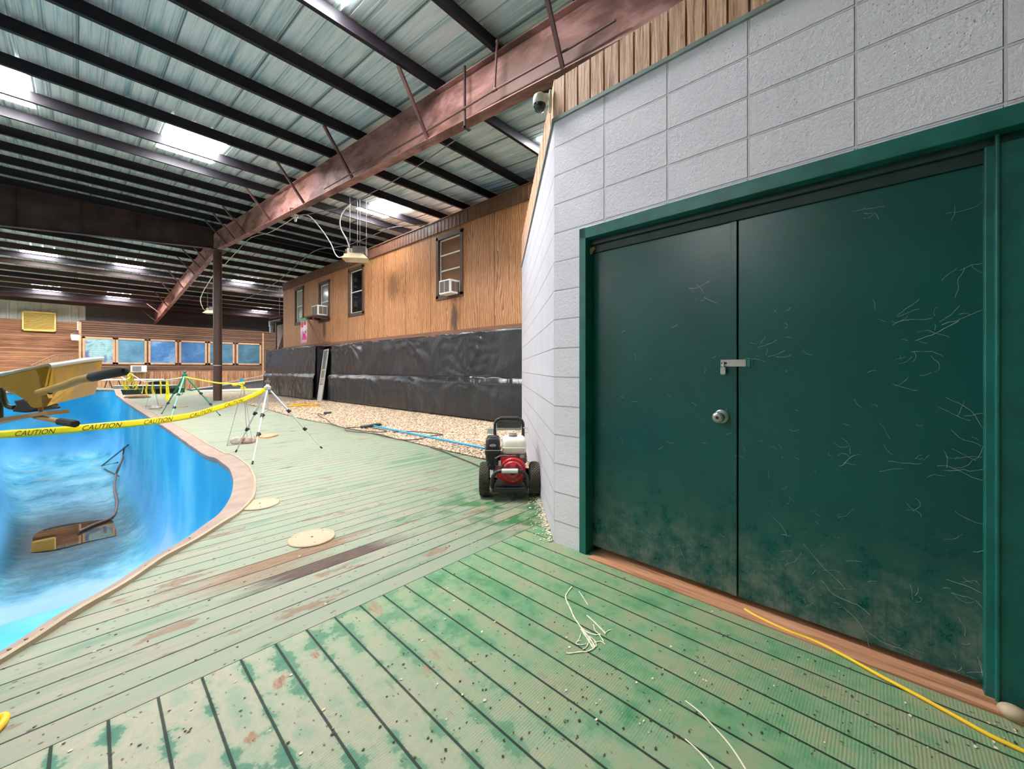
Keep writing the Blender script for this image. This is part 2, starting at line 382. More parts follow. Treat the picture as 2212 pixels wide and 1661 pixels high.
MAT['threshold']=m_wood('worn_threshold_board',[(.3,c(140,92,66)),(.5,c(190,134,100)),(.7,c(206,158,124))],(10,.8,10),3)
def m_gravel():
    m=Mt('tan_gravel_bed',.8,spec=.2)
    cell=m.n('ShaderNodeSeparateColor',Color=m.vor(30,out=1)); d=m.vor(30)
    col=m.ramp(cell,[(.0,c(180,152,124)),(.3,c(212,188,160)),(.6,c(226,206,182)),(.85,c(200,174,146)),(1.,c(162,138,114))])
    col=m.mix(m.step(d,.42,.7),col,c(96,74,56)); m.base(col)
    m.bump(m.math('SUBTRACT',1.,d),.9,.03); return m.m
MAT['gravel']=m_gravel()
def m_stone():
    m=Mt('tan_pebble',.75,spec=.25); r=m.n('ShaderNodeNewGeometry',8)
    m.base(m.ramp(r,[(.0,c(180,152,124)),(.3,c(214,190,162)),(.55,c(232,214,190)),(.8,c(200,174,146)),(1.,c(154,130,110))])); return m.m
MAT['stone']=m_stone()
def m_pool():
    m=Mt('blue_pool_liner',.5,spec=.2); x=m.xyz(); z=x[2]
    wall=m.ramp(m.noise(.9,5,vec=m.map(scale=(1,.7,.6)),rough=.55),[(.3,c(12,140,194)),(.48,c(44,158,202)),(.62,c(84,178,210)),(.76,c(120,194,216))])
    pale_low=m.step(m.math('ADD',m.math('MULTIPLY',z,-.42),m.noise(1.4,5)),.85,1.5)  # walls get paler towards the bottom, broken up by noise
    wall=m.mix(m.math('MULTIPLY',pale_low,.65),wall,c(128,192,232))
    fl=m.ramp(m.noise(1.,6,vec=m.map(scale=(1.3,.8,1)),rough=.65),[(.32,c(36,122,152)),(.46,c(84,164,188)),(.58,c(118,182,200)),(.72,c(160,200,212))])
    # silt round the puddle
    dx=m.math('SUBTRACT',x[0],-.35); dy=m.math('MULTIPLY',m.math('SUBTRACT',x[1],14.2),.55)
    dd=m.math('SQRT',m.math('ADD',m.math('MULTIPLY',dx,dx),m.math('MULTIPLY',dy,dy)))
    dd=m.math('ADD',dd,m.math('MULTIPLY',m.math('SUBTRACT',m.noise(3,6,vec=m.map(scale=(1,1.6,1)),rough=.7),.5),1.6))
    silt=m.math('SUBTRACT',1.,m.step(dd,.85,2.3))
    fl=m.mix(m.math('MULTIPLY',silt,.8),fl,c(14,46,52))
    fl=m.mix(m.math('MULTIPLY',m.math('SUBTRACT',1.,m.step(dd,.35,1.)),.7),fl,c(26,28,20))
    dd2=m.math('ADD',dd,0.)
    speck=m.step(m.noise(9,6,vec=m.map(scale=(2.2,.8,1)),rough=.8),.6,.68)
    fl=m.mix(m.math('MULTIPLY',m.math('MULTIPLY',speck,m.math('SUBTRACT',1.,m.step(dd,1.2,4.))),.7),fl,c(30,70,84))
    tan=m.math('MULTIPLY',m.step(m.noise(1.1,3),.55,.7),m.step(x[1],17.5,20.)); fl=m.mix(m.math('MULTIPLY',tan,.6),fl,c(160,164,158))
    clean=m.math('SUBTRACT',1.,m.step(m.math('ADD',x[1],m.noise(2,3)),10.9,11.6)); fl=m.mix(clean,fl,c(158,190,224))
    onfloor=m.math('SUBTRACT',1.,m.step(m.math('ADD',z,m.math('MULTIPLY',clean,-.6)),-2.72,-2.3))
    m.base(m.mix(onfloor,wall,fl)); m.bump(m.noise(5,5),.12,.03); return m.m
MAT['pool']=m_pool()
MAT['coping']=simple('pink_beige_coping',c(152,128,114),.65,var=.2,scale=5)
MAT['copedge']=simple('cream_coping_edge',c(168,148,122),.6,var=.1)
MAT['strip']=simple('wooden_edge_strip',c(176,150,128),.6,var=.25,scale=7)
MAT['water']=(lambda m:(m.base(c(52,44,28)),m.m)[1])(Mt('dirty_puddle_water',.02,spec=.9))
MAT['skylight']=emis('translucent_skylight_sheet',(.97,.98,1,1),30.)
MAT['alu']=simple('bare_aluminium',c(206,206,200),.4,metal=.5,var=.08)
MAT['chrome']=simple('satin_steel',c(176,172,168),.3,metal=.8,var=.08)
MAT['white']=simple('white_paint',c(226,226,222),.5,var=.06)
MAT['offwhite']=simple('cream_plastic',c(226,218,198),.45,var=.07)
MAT['black']=simple('black_plastic',c(38,38,40),.4,var=.15)
MAT['rubber']=simple('black_rubber',c(46,44,43),.7,var=.2,scale=20)
MAT['tyre']=simple('dusty_tyre_rubber',c(76,68,60),.8,var=.3,scale=9)
MAT['red']=simple('red_engine_paint',c(196,32,42),.35,var=.1)
MAT['redgrill']=simple('red_grille',c(206,60,66),.4,var=.08)
MAT['darkgap']=simple('dark_void',c(16,14,14),.8,var=.1)
MAT['yellow']=simple('yellow_steel',c(194,146,20),.45,var=.14,scale=8)
MAT['yellowworn']=(lambda m:(m.base(m.ramp(m.noise(7,6,rough=.7),[(.35,c(204,158,40)),(.5,c(196,148,62)),(.6,c(176,140,92)),(.72,c(196,168,120))])),m.m)[1])(Mt('worn_yellow_steel',.55))
MAT['tape']=simple('yellow_plastic_tape',c(252,218,16),.4,var=.05,scale=10)
MAT['tapetext']=simple('black_tape_print',c(52,50,20),.5,var=.1)
MAT['cord']=simple('yellow_cord',c(246,196,30),.45,var=.08)
MAT['cordold']=simple('dull_yellow_cord',c(208,160,50),.5,var=.15)
MAT['hose']=simple('dark_hose_rubber',c(74,66,56),.6,var=.2)
MAT['bluepole']=simple('blue_pole',c(34,154,206),.35,var=.1)
MAT['lid']=simple('cream_skimmer_lid',c(186,164,134),.5,var=.06,scale=14)
MAT['rock']=simple('grey_rock',c(186,178,168),.8,var=.3,scale=9,bump=.4,bscale=14)
MAT['rockbrown']=simple('brown_rock',c(150,118,84),.8,var=.25,scale=9,bump=.4,bscale=14)
MAT['rockred']=simple('pink_rock',c(180,148,132),.8,var=.25,scale=9,bump=.4,bscale=14)
MAT['orange']=simple('orange_board',c(222,150,102),.6,var=.15)
MAT['green']=simple('tripod_green',c(24,128,84),.35,metal=.2,var=.12)
MAT['greenlite']=simple('tripod_pale_green',c(110,196,158),.35,metal=.2,var=.12)
MAT['darkgreen']=simple('dark_green_paint',c(40,60,46),.5,var=.25)
MAT['ramp']=simple('grey_plastic_skirt',c(78,78,86),.5,var=.15)
MAT['vent']=simple('yellow_louver',c(252,224,140),.5,var=.12)
MAT['metalwall']=simple('grey_wall_sheet',c(172,174,168),.6,metal=.1,var=.15,scale=3)
MAT['brass']=simple('heater_cream_enamel',c(226,206,166),.4,var=.08)
MAT['heatbox']=simple('heater_grey_box',c(120,114,116),.45,metal=.4,var=.12)
MAT['string']=simple('dirty_white_fibre',c(232,222,196),.8,var=.1)
MAT['web']=simple('pale_cobweb',c(176,182,168),.9,var=.2)
MAT['flake_dark']=simple('dark_leaf_flakes',c(72,54,42),.8,var=.5,scale=9)
MAT['flake_pale']=simple('pale_paint_flakes',c(226,214,188),.8,var=.1)
def m_glass(name,col,rough=.08): return simple(name,col,rough,var=.15,scale=3,spec=.8)
def m_blue(name,stops):
    m=Mt(name,.32,spec=.5); m.base(m.ramp(m.noise(1.6,4,dist=.6),stops)); m.bump(m.noise(3.4,5,vec=m.map(scale=(1,1,1.7)),dist=1.2),.6,.06); return m.m
# ================================================================== the setting
def zr(u): return 5.215+.08*u if u<=18.45 else 5.215+.08*(36.9-u)     # underside of roof sheet
def zt(u): return zr(u)-.24                                            # top of the rafters
XL,XR,U0,U1=-14.6,12.6,-7.,37.1
# roof
mb=MB()
for ua,ub in ((U0,18.45),(18.45,U1)):
    xs=[]; x=XL
    while x<XR:
        xs+=[(x,0),(x+.075,0),(x+.083,.012),(x+.1,.012),(x+.108,0),(x+.19,0),(x+.198,.012),(x+.215,.012),(x+.223,0),(x+.235,0),(x+.25,.034),(x+.29,.034)]; x+=.3048
    xs.append((x,0)); n=len(xs)
    vs=[(a,ua,zr(ua)+h) for a,h in xs]+[(a,ub,zr(ub)+h) for a,h in xs]
    mb.add(vs,[(i,i+1,n+i+1,n+i) for i in range(n-1)])
struct('ceiling',mb,MAT['roof'],keep=True)
# pool outline -------------------------------------------------------
pxr=[(0,1414),(128,1335),(240,1269),(325,1215),(385,1177),(437,1143),(475,1113),(499,1083),(508,1053),(507,1031),(497,1010),(471,991),(454,986),(428,971),(398,950),(364,926),(345,914.4),(323,900),(288.5,878.6),(270,866.7)]
right=[gp(*p) for p in pxr]
right+=[Vector((1.25,23.4,0)),Vector((1.24,25.3,0)),Vector((1.0,26.25,0)),Vector((.3,26.5,0))]
left=[Vector(p) for p in ((-1.0,26.5,0),(-1.8,26.2,0),(-2.1,25.2,0),(-2.0,23,0),(-1.5,18,0),(-1.3,15,0),(-1.28,13,0),(-1.4,11,0),(-1.8,8.5,0),(-2.5,6,0),(-3.4,4,0),(-3.5,2.8,0),(-2.6,2.35,0),(-1.4,2.2,0),(-.62,2.4,0))]
OUT=[Vector((p.x,p.y,0)) for p in cat_rom(right+left,6,closed=True)]
def offs(loop,dist):
    L=len(loop); res=[]
    for i in range(L):
        t=(loop[(i+1)%L]-loop[i-1]); t=t.normalized(); nrm=Vector((-t.y,t.x,0))
        dd=dist(loop[i]) if callable(dist) else dist
        res.append(loop[i]+nrm*dd)
    return res
area=sum(OUT[i].x*OUT[(i+1)%len(OUT)].y-OUT[(i+1)%len(OUT)].x*OUT[i].y for i in range(len(OUT)))
SG=1 if area>0 else -1         # +normal points inward for a counter-clockwise loop
def zf(y):                     # the floor drops from the near shallow end to the deep end
    t=max(0,min(1,(y-6.)/5.)); t=t*t*(3-2*t); return -1.5-1.3*t
def zrim(y):
    t=max(0,min(1,(y-25.35)/.45)); return .25*t*t*(3-2*t)
pool=thing('swimming_pool','empty blue in-ground pool with a beige coping and a dirty puddle on its floor','pool',(0,14,-2.8))
mb=MB(); rings=[]
for ins,zz in ((0,-.03),(.0,-.06),(.005,-.5),(.01,-1.1),(.02,-1.7),(.06,-2.15),(.14,-2.42),(.27,-2.62),(.45,-2.74),(.66,-2.79)):
    lp=offs(OUT,SG*ins)
    for _ in range(3 if ins>.2 else 0):
        lp=[(lp[i-1]+lp[i]*2+lp[(i+1)%len(lp)])/4 for i in range(len(lp))]
    rings.append([Vector((p.x,p.y,zz*(zf(p.y)/-2.8) if zz<-.06 else zz+zrim(p.y))) for p in lp])
L=len(OUT)
for r in rings: mb.v+=[v.copy() for v in r]
for k in range(len(rings)-1):
    for i in range(L): mb.f.append((k*L+i,k*L+(i+1)%L,(k+1)*L+(i+1)%L,(k+1)*L+i)); mb.mi.append(0)
from mathutils.geometry import tessellate_polygon
base=(len(rings)-1)*L
for t in tessellate_polygon([[Vector((v.x,v.y,0)) for v in rings[-1]]]): mb.f.append(tuple(base+i for i in t)); mb.mi.append(0)
# material uses pool coordinates in the hall's frame: keep mesh in hall space
obj('basin',mb,MAT['pool'],pool,smooth=60,mw=Matrix())
def wid(p): 
    d=MDi@p; t=max(0,min(1,(d.y-3.4)/.9)); return .05+.11*t
cop=MB(); edge=MB()
io=offs(OUT,SG*.02); mo=offs(OUT,lambda p:-SG*wid(p)); eo=offs(OUT,lambda p:-SG*(wid(p)+.022))
def sweep(mbx,loops):
    n=len(loops[0]); o=len(mbx.v)
    for l in loops: mbx.v+=l
    for k in range(len(loops)-1):
        for i in range(n): mbx.f.append((o+k*n+i,o+k*n+(i+1)%n,o+(k+1)*n+(i+1)%n,o+(k+1)*n+i)); mbx.mi.append(0)
lift=lambda lp,z:[Vector((p.x,p.y,z+zrim(p.y)+.004*math.sin(p.x*9+p.y*7))) for p in lp]
sweep(cop,[lift(OUT,-.07),lift(io,-.05),lift(io,.006),lift(offs(OUT,-SG*.02),.018),lift(mo,.02),lift(mo,-.01)])
sweep(edge,[lift(mo,-.01),lift(mo,.028),lift(eo,.026),lift(eo,-.01)])
obj('coping',cop,MAT['coping'],pool,smooth=50); obj('coping_edge',edge,MAT['copedge'],pool,smooth=50)
for k in range(9):
    t=k/8; p=right[0].lerp(right[2],t) if k<5 else right[2].lerp(right[5],(k-4)/4); 
    cx=MB().lathe([(.0,.0),(.008,.0),(.006,.005),(.0,.006)],Matrix.Translation((p.x+.026,p.y-.022,.018)),8,False); obj('screw',cx,MAT['rockbrown'],pool)
# dirty puddle in the deep end
mb=MB(); pc=gp(152,1156,-2.775); pts=[]
for k in range(40):
    t=2*math.pi*k/40; rr=1+.16*math.sin(3*t+1)+.1*math.sin(5*t)
    pts.append(pc+RGT*(1.0*math.cos(t)*rr)+FWD*(.95*math.sin(t)*rr)+Vector((0,0,.0)))
mb.prism(pts,(0,0,-.012))
tag(obj('puddle',mb,MAT['water'],smooth=False),'dark brown puddle of leftover water on the blue pool floor','puddle')
# deck boards ---------------------------------------------------------
def fill_face(loops,z=0.):
    bm=bmesh.new(); es=[]
    for lp in loops:
        v=[bm.verts.new((p[0],p[1],z)) for p in lp]
        for i in range(len(v)): es.append(bm.edges.new((v[i],v[(i+1)%len(v)])))
    bmesh.ops.triangle_fill(bm,use_beauty=True,use_dissolve=False,edges=es,normal=(0,0,1))
    bm.verts.index_update(); m=MB(); m.add([v.co.copy() for v in bm.verts],[tuple(v.index for v in f.verts) for f in bm.faces]); bm.free(); return m
hole=[MDi@p for p in offs(OUT,-SG*.03)]
BD=1.975
mbm=fill_face([[(-16,BD),(14,BD),(14,38.5),(-16,38.5)],hole])
struct('floor',mbm,MAT['deck'],mw=MD)
mbn=MB().add([(-16,-8,0),(14,-8,0),(14,BD,0),(-16,BD,0)],[(0,1,2,3)])
struct('floor_door_side',mbn,MAT['deck_near'],mw=MD)
# raised platform round the far end of the pool
ra=gp(262,850.8); rb=gp(399,847.6); PZ=.25
pf=[(p.x,p.y) for p in offs(OUT,-SG*.10) if p.y>25.6]
i0=min(range(len(pf)),key=lambda i:-pf[i][0]); 
poly_=[(1.42,25.75)]+sorted([q for q in pf if q[0]>-1.9 and q[1]>25.6],key=lambda q:-q[0])+[(-6,26.3),(-6,29.98),(rb.x,29.98),(rb.x,rb.y)]
pl=thing('pool_platform','raised pale platform with a dark green riser at the far end of the pool','platform',(1,28,0))
m_=fill_face([poly_],PZ); obj('platform_top',m_,MAT['deck'],pl,mw=Matrix())
a_=Vector((1.42,25.75,0)); b_=Vector((rb.x,rb.y,0)); n_=Vector((0,.05,0))
obj('riser',MB().prism([a_,b_,b_+n_,a_+n_],(0,0,PZ-.012)),MAT['darkgreen'],pl)
obj('nosing',MB().prism([a_-n_*.6+Vector((0,0,PZ-.012)),b_-n_*.6+Vector((0,0,PZ-.012)),b_+n_+Vector((0,0,PZ-.012)),a_+n_+Vector((0,0,PZ-.012))],(0,0,.025)),simple('pale_green_nosing',c(176,192,172),.6),pl)
obj('riser',MB().box((rb.x-.04,rb.y,0),(rb.x,29.98,PZ-.002)),MAT['darkgreen'],pl)
# block walls ----------------------------------------------------------
XD=2.243; YC=1.694; ZT=2.988; DT,DL,DR=2.168,1.477,-.449
mb=MB(); mb.box((XD,DL,-.05),(XD+.2,YC,ZT)); mb.box((XD,-4.2,DT),(XD+.2,DL,ZT)); mb.box((XD,-4.2,-.05),(XD+.2,DR,DT))
struct('wall_right',mb,MAT['block'],mw=MD)
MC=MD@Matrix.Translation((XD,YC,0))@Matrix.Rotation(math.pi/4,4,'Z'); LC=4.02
mb=MB().box((0,-.2,-.05),(LC,0,ZT)); struct('wall_corner',mb,MAT['block_dimmed'],mw=MC)
# flashing, boards over the wall
mb=MB(MD).box((XD-.016,-4.2,ZT-.012),(XD+.2,YC+.006,ZT+.012)); mb.M=MC; mb.box((-.006,-.2,ZT-.012),(LC,.016,ZT+.012))
struct('trim_1',mb,simple('grey_green_flashing',c(126,134,130),.6,var=.2))
mb=MB(); y=YC+.012; k=0
while y>-2.4:
    w=.098+.004*math.sin(k*2.1); mb.box((XD+.0,y-w,ZT+.012),(XD+.02+.003*math.sin(k*5),y-.008,3.275)); y-=w+.004; k+=1
mb.box((XD+.03,-2.4,ZT+.01),(XD+.035,YC,3.26))
struct('trim_2',mb,[MAT['oldboard']],mw=MD)
mb=MB(); x=0.
while x<LC: mb.box((x+.004,-.02,ZT+.012),(x+.096,.0+.002*math.sin(x*40),3.29+.055*x)); x+=.1
struct('trim_3',mb,MAT['oldboard'],mw=MC)
# room behind the block wall, closed
mb=MB(MD).box((XD+.2,-4.2,3.0),(5.2,YC,3.03)); struct('ceiling_store',mb,MAT['metalwall'])
# door frame and doors -------------------------------------------------
LF=onXD(1288,900,XD+.075).y if False else (MDi@onXD(1288,900,XD+.075)).y
RF=(MDi@onXD(2168,900,XD+.075)).y; MID=(MDi@onXD(1614,900,XD+.075)).y
mb=MB(); fx=XD-.012
mb.box((XD+.045,DR+.05,0),(XD+.12,RF+.006,DT-.07)); mb.box((XD+.03,RF-.03,0),(XD+.05,RF-.018,DT-.07))
mb.box((fx,DL-.052,-.0),(XD+.1,DL,DT)); mb.box((fx,DR,0),(XD+.1,DR+.052,DT)); mb.box((fx,DR,DT-.075),(XD+.1,DL,DT))
struct('trim_4',mb,MAT['door_frame'],mw=MD,bevel=.004); mb=MB(); mb.box((XD+.045,LF-.006,0),(XD+.12,DL-.05,DT-.07)); mb.box((XD+.045,DR+.05,DT-.11),(XD+.12,DL-.05,DT-.07))
mb.box((XD+.062,DR+.05,DT-.16),(XD+.12,DL-.05,DT-.105))
struct('trim_7',mb,simple('dark_green_door_stop',c(10,44,38),.5,var=.4,scale=14),mw=MD,bevel=.003)  # stops at the left and head, in a darker green than the frame
mb=MB().box((XD-.045,DR-.0,-.02),(XD+.2,DL-.09,.008)); struct('trim_5',mb,MAT['threshold'],mw=MD)
mb=MB().box((XD+.16,DR,0),(XD+.19,DL,DT)); struct('trim_6',mb,MAT['darkgap'],mw=MD)
dx0=XD+.075; ZB,ZD=.035,DT-.118
ld=struct('door_1',MB().box((dx0,MID+.003,ZB),(dx0+.045,LF,ZD)),MAT['door'],mw=MD,bevel=.003)
rd=struct('door_2',MB().box((dx0,RF,ZB),(dx0+.045,MID-.003,ZD)),MAT['door'],mw=MD,bevel=.003)
AL=(MDi@onXD(1599,900,dx0)).y
obj('astragal',MB().box((dx0-.004,MID+.004,ZB),(dx0+.001,AL,ZD)),MAT['door'],ld,mw=MD,bevel=.0015)
kp=MDi@onXD(1578,901,dx0); KM=MD@Matrix.Translation((dx0,kp.y,kp.z))@Matrix.Rotation(-math.pi/2,4,'Y')
kn=obj('door_knob',MB().lathe([(.0,0),(.036,0),(.036,.004),(.03,.009),(.015,.012),(.013,.03),(.02,.036),(.0285,.046),(.0295,.058),(.026,.07),(.017,.076),(.0,.077)],KM),MAT['chrome'],ld,smooth=30)
obj('keyhole',MB().lathe([(.0,.0775),(.009,.0775),(.0085,.0795),(.0,.0795)],KM,16).box((-.0012,-.004,.0793),(.0012,.004,.0801),KM),MAT['black'],kn)
# hasp: strap across the joint, hinged on the right leaf
h0=MDi@onXD(1577,785,dx0); h1=MDi@onXD(1648,783,dx0); hz=(h0.z+h1.z)/2; hw=.0185
mb=MB(); mb.box((dx0-.008,h1.y+.03,hz-hw),(dx0-.005,h0.y,hz+hw)); hs=obj('hasp',mb,MAT['chrome'],rd,mw=MD,bevel=.0012)
mb=MB(); mb.box((dx0-.006,h1.y,hz-hw),(dx0,h1.y+.045,hz+hw)); mb.M=None
mb.tube([(dx0-.007,h1.y+.012,hz-hw),(dx0-.007,h1.y+.012,hz+hw)],.005,10); obj('hasp_hinge',mb,MAT['door_frame'],rd,mw=MD)
sy=h0.y-.017
mb=MB().box((dx0-.0086,sy-.014,hz-.0045),(dx0-.0076,sy+.014,hz+.0045)); obj('slot',mb,MAT['black'],hs,mw=MD)
pd=thing('padlock','small silver padlock hanging in the hasp across the green double doors','padlock',MD@Vector((dx0-.02,sy,hz-.05)))
mb=MB(MD).tube([(dx0-.022,sy,hz-.03),(dx0-.022,sy,hz-.004),(dx0-.018,sy,hz+.006),(dx0-.010,sy,hz+.006),(dx0-.0065,sy,hz-.001)],.0034,10); obj('shackle',mb,MAT['chrome'],pd,smooth=True)
mb=MB(MD).box((dx0-.0305,sy-.0125,hz-.058),(dx0-.0125,sy+.0125,hz-.022)); mb.box((dx0-.029,sy-.010,hz-.061),(dx0-.014,sy+.010,hz-.058)); obj('lock_body',mb,MAT['chrome'],pd,bevel=.004)
# far and side walls of the hall ----------------------------------------
mb=MB().box((XL,36.9,-.05),(.4,37.1,4.12)); struct('wall_far',mb,MAT['cedar_far'],keep=True)
mb=MB().box((.4,36.93,-.05),(XR,37.1,5.3)); struct('wall_far_dark',mb,simple('dark_wall_sheet',c(60,62,64),.6),keep=True)
mb=MB(); x=XL
while x<.4: mb.add([(x,36.95,4.1),(x+.18,36.95,4.1),(x+.2,36.92,4.1),(x+.28,36.92,4.1),(x+.3,36.95,4.1),(x,36.95,5.3),(x+.18,36.95,5.3),(x+.2,36.92,5.3),(x+.28,36.92,5.3),(x+.3,36.95,5.3)],[(i,i+1,i+6,i+5) for i in range(4)]); x+=.3
struct('wall_far_top',mb,MAT['metalwall'],keep=True)
mb=MB().box((XR,-7,-.05),(XR+.15,37.1,6.7)); struct('wall_side',mb,MAT['metalwall'],keep=True)
mb=MB().box((XL,-7.15,-.05),(XR,-7.,5.)); struct('wall_near',mb,MAT['metalwall'],keep=True)
mb=MB().box((XL-.15,-7.,-.05),(XL,37.1,5.)); struct('wall_left',mb,MAT['metalwall'],keep=True)
# gravel ------------------------------------------------------------------
gb=[(1150,1016),(1047,993),(987,979.5),(933,967),(875,953),(837,945),(806,938),(741,924),(710,916),(667,908.6),(630,900),(580,885.5),(519,870),(484,866),(445,858),(413,851.5)]
GB=[gp(*p) for p in gb]; far=[gp(470,849.5),gp(560,849),gp(604,849),Vector((6.9,22.3,0))]
poly=GB+far+[Vector((6.9,5,0)),MC@Vector((LC,.0,0)),MC@Vector((1.2,.0,0))]
mb=fill_face([[(p.x,p.y) for p in poly]],.012)
tag(obj('gravel_bed',mb,MAT['gravel'],keep=True),'tan pea gravel bed between the green deck and the black plastic skirt','gravel',kind='stuff')
def inside(x,y,P):
    r=False; j=len(P)-1
    for i in range(len(P)):
        if (P[i].y>y)!=(P[j].y>y) and x<(P[j].x-P[i].x)*(y-P[i].y)/(P[j].y-P[i].y)+P[i].x: r=not r
        j=i
    return r
ico=bmesh.new(); bmesh.ops.create_icosphere(ico,subdivisions=1,radius=1.); IV=[v.co.copy() for v in ico.verts]; ico.verts.index_update(); IF=[tuple(v.index for v in f.verts) for f in ico.faces]; ico.free()
mb=MB(); cnt=0
while cnt<9500:
    y=3.4+12.5*random.random()**1.7; x=random.uniform(2.6,6.9)
    if not inside(x,y,poly): continue
    cnt+=1; s=random.uniform(.009,.021); R=Matrix.Rotation(random.random()*6.3,3,'Z')@Matrix.Rotation(random.uniform(-.5,.5),3,'X')
    sc=Vector((s*random.uniform(.9,1.4),s,s*random.uniform(.5,.8)))
    ctr=Vector((x,y,.012+s*.3)); o=len(mb.v)
    mb.v+=[ctr+R@Vector((v.x*sc.x,v.y*sc.y,v.z*sc.z)) for v in IV]; mb.f+=[tuple(o+i for i in f) for f in IF]; mb.mi+=[0]*len(IF)
tag(obj('gravel_stones',mb,MAT['stone'],keep=True,smooth=80),'loose tan stones lying over the gravel bed beside the deck','gravel',kind='stuff')
# roof frame ----------------------------------------------------------------
ORD=['first','second','third','fourth','fifth','sixth','seventh','eighth','ninth','tenth','eleventh','twelfth','thirteenth','fourteenth','fifteenth','sixteenth','seventeenth','eighteenth','nineteenth']
def purlin(u,far_side,k):
    z1=zr(u)-.022; z0=z1-.2; s=-1 if not far_side else 1; mb=MB(); t=.012
    mb.box((XL+.1,u-t/2,z0),(XR-.1,u+t/2,z1)); mb.box((XL+.1,min(u,u+s*.062),z0-.006),(XR-.1,max(u,u+s*.062),z0+.006)); mb.box((XL+.1,min(u,u-s*.062),z1-.006),(XR-.1,max(u,u-s*.062),z1+.006))
    side='far' if far_side else 'near'
    o=obj('roof_purlin',mb,MAT['purlin2'] if far_side and k%3 else MAT['purlin'])
    tag(o,f'dark steel roof purlin on the {side} roof slope, {ORD[k]} one down from the ridge girder','purlin','steel purlins under the roof')
for k in range(14): purlin(18.07-1.21*k,False,k)
for k in range(15): purlin(18.83+1.21*k,True,k)
# rafter: near and far arms of one red beam, with its flange braces
XB=3.65
raf=thing('roof_beam','rust red sloping steel roof beam running over the block wall to the round post','beam',(XB,18.45,5.6))
def iarm(ua,ub,ta,tb,ba,bb):
    mb=MB(); w=.085
    def slab(x0,x1,pts): mb.prism([Vector((x0,u,z)) for u,z in pts],(x1-x0,0,0))
    slab(XB-.005,XB+.005,[(ua,ba),(ub,bb),(ub,tb),(ua,ta)])
    slab(XB-w,XB+w,[(ua,ta-.012),(ub,tb-.012),(ub,tb),(ua,ta)]); slab(XB-w,XB+w,[(ua,ba),(ub,bb),(ub,bb+.014),(ua,ba+.014)])
    return mb
obj('beam_arm',iarm(-4.,18.4,zt(-4)-.0,zt(18.4),zt(-4)-.66,zt(18.4)-.68),MAT['rust'],raf,mw=Matrix())
obj('beam_arm',iarm(18.5,36.8,zt(18.5),zt(36.8),zt(18.5)-.68,zt(36.8)-.66),MAT['rust'],raf,mw=Matrix())
for i,(u,dirn) in enumerate([(2.48,1),(4.95,1),(7.39,1),(9.8,1),(12.17,1),(14.57,1),(15.8,1),(16.95,1),(20.19,1),(21.34,1),(22.52,1),(25.34,1),(27.78,1),(30.31,1),(32.88,1),(35.6,1)]):
    pu=min([18.07-1.21*k for k in range(17)]+[18.83+1.21*k for k in range(15)],key=lambda q:abs(q-u))
    p=Vector((XB-.07,u,zt(u)-.655)); q=Vector((XB-.70,pu,zr(pu)-.225))
    obj('brace',MB().bar(p,q,.042,.042),MAT['rod'],raf)
# splice bar and the pipe that runs along the beam
p0=onX(1003,142,XB-.11); p1=onX(990,283,XB-.11)
obj('splice_bar',MB().box((XB-.115,p0.y-.012,p1.z),(XB-.09,p0.y+.012,p0.z)).box((XB-.115,p0.y-.012,p1.z),(XB-.0,p0.y+.03,p1.z+.02)),MAT['rust_dark'],raf)
gir=thing('ridge_girder','deep dark steel girder under the roof ridge, left of the round post','beam',(3.5,18.45,5.8))
mb=MB(); 
def gz(x): return 5.78-(3.5-x)*.092
mb.prism([(3.5,18.44,gz(3.5)),(3.5,18.44,6.52),(XL,18.44,6.52),(XL,18.44,4.9),(-6.,18.44,4.9)],(0,.012,0))
mb.prism([(3.5,18.35,6.5),(XL,18.35,6.5),(XL,18.35,6.52),(3.5,18.35,6.52)],(0,.2,0))
mb.prism([(3.62,18.35,gz(3.62)),(-6.,18.35,4.9),(-6.,18.35,4.915),(3.62,18.35,gz(3.62)+.016)],(0,.2,0))
obj('girder_web',mb,MAT['rust_dark'],gir)
for x in (2.6,1.35,.1,-1.2,-2.5,-4): obj('stiffener',MB().box((x-.006,18.36,gz(x)),(x+.006,18.44,6.5)),MAT['rust_dark'],gir)
colm=thing('round_post','round brown steel post standing where the deck meets the gravel','column',(3.65,18.6,0))
cz=zt(18.4)-.69
obj('post_shaft',MB().cyl((3.65,18.6,.0),(3.65,18.6,cz-.02),.142,n=32),MAT['column'],colm,smooth=True)
obj('cap_plate',MB().box((3.42,18.3,cz-.02),(3.9,18.9,cz)),MAT['rust_dark'],colm)
obj('tape_ring',MB().cyl((3.65,18.6,1.34),(3.65,18.6,1.365),.1445,n=32),MAT['alu'],colm,smooth=True)
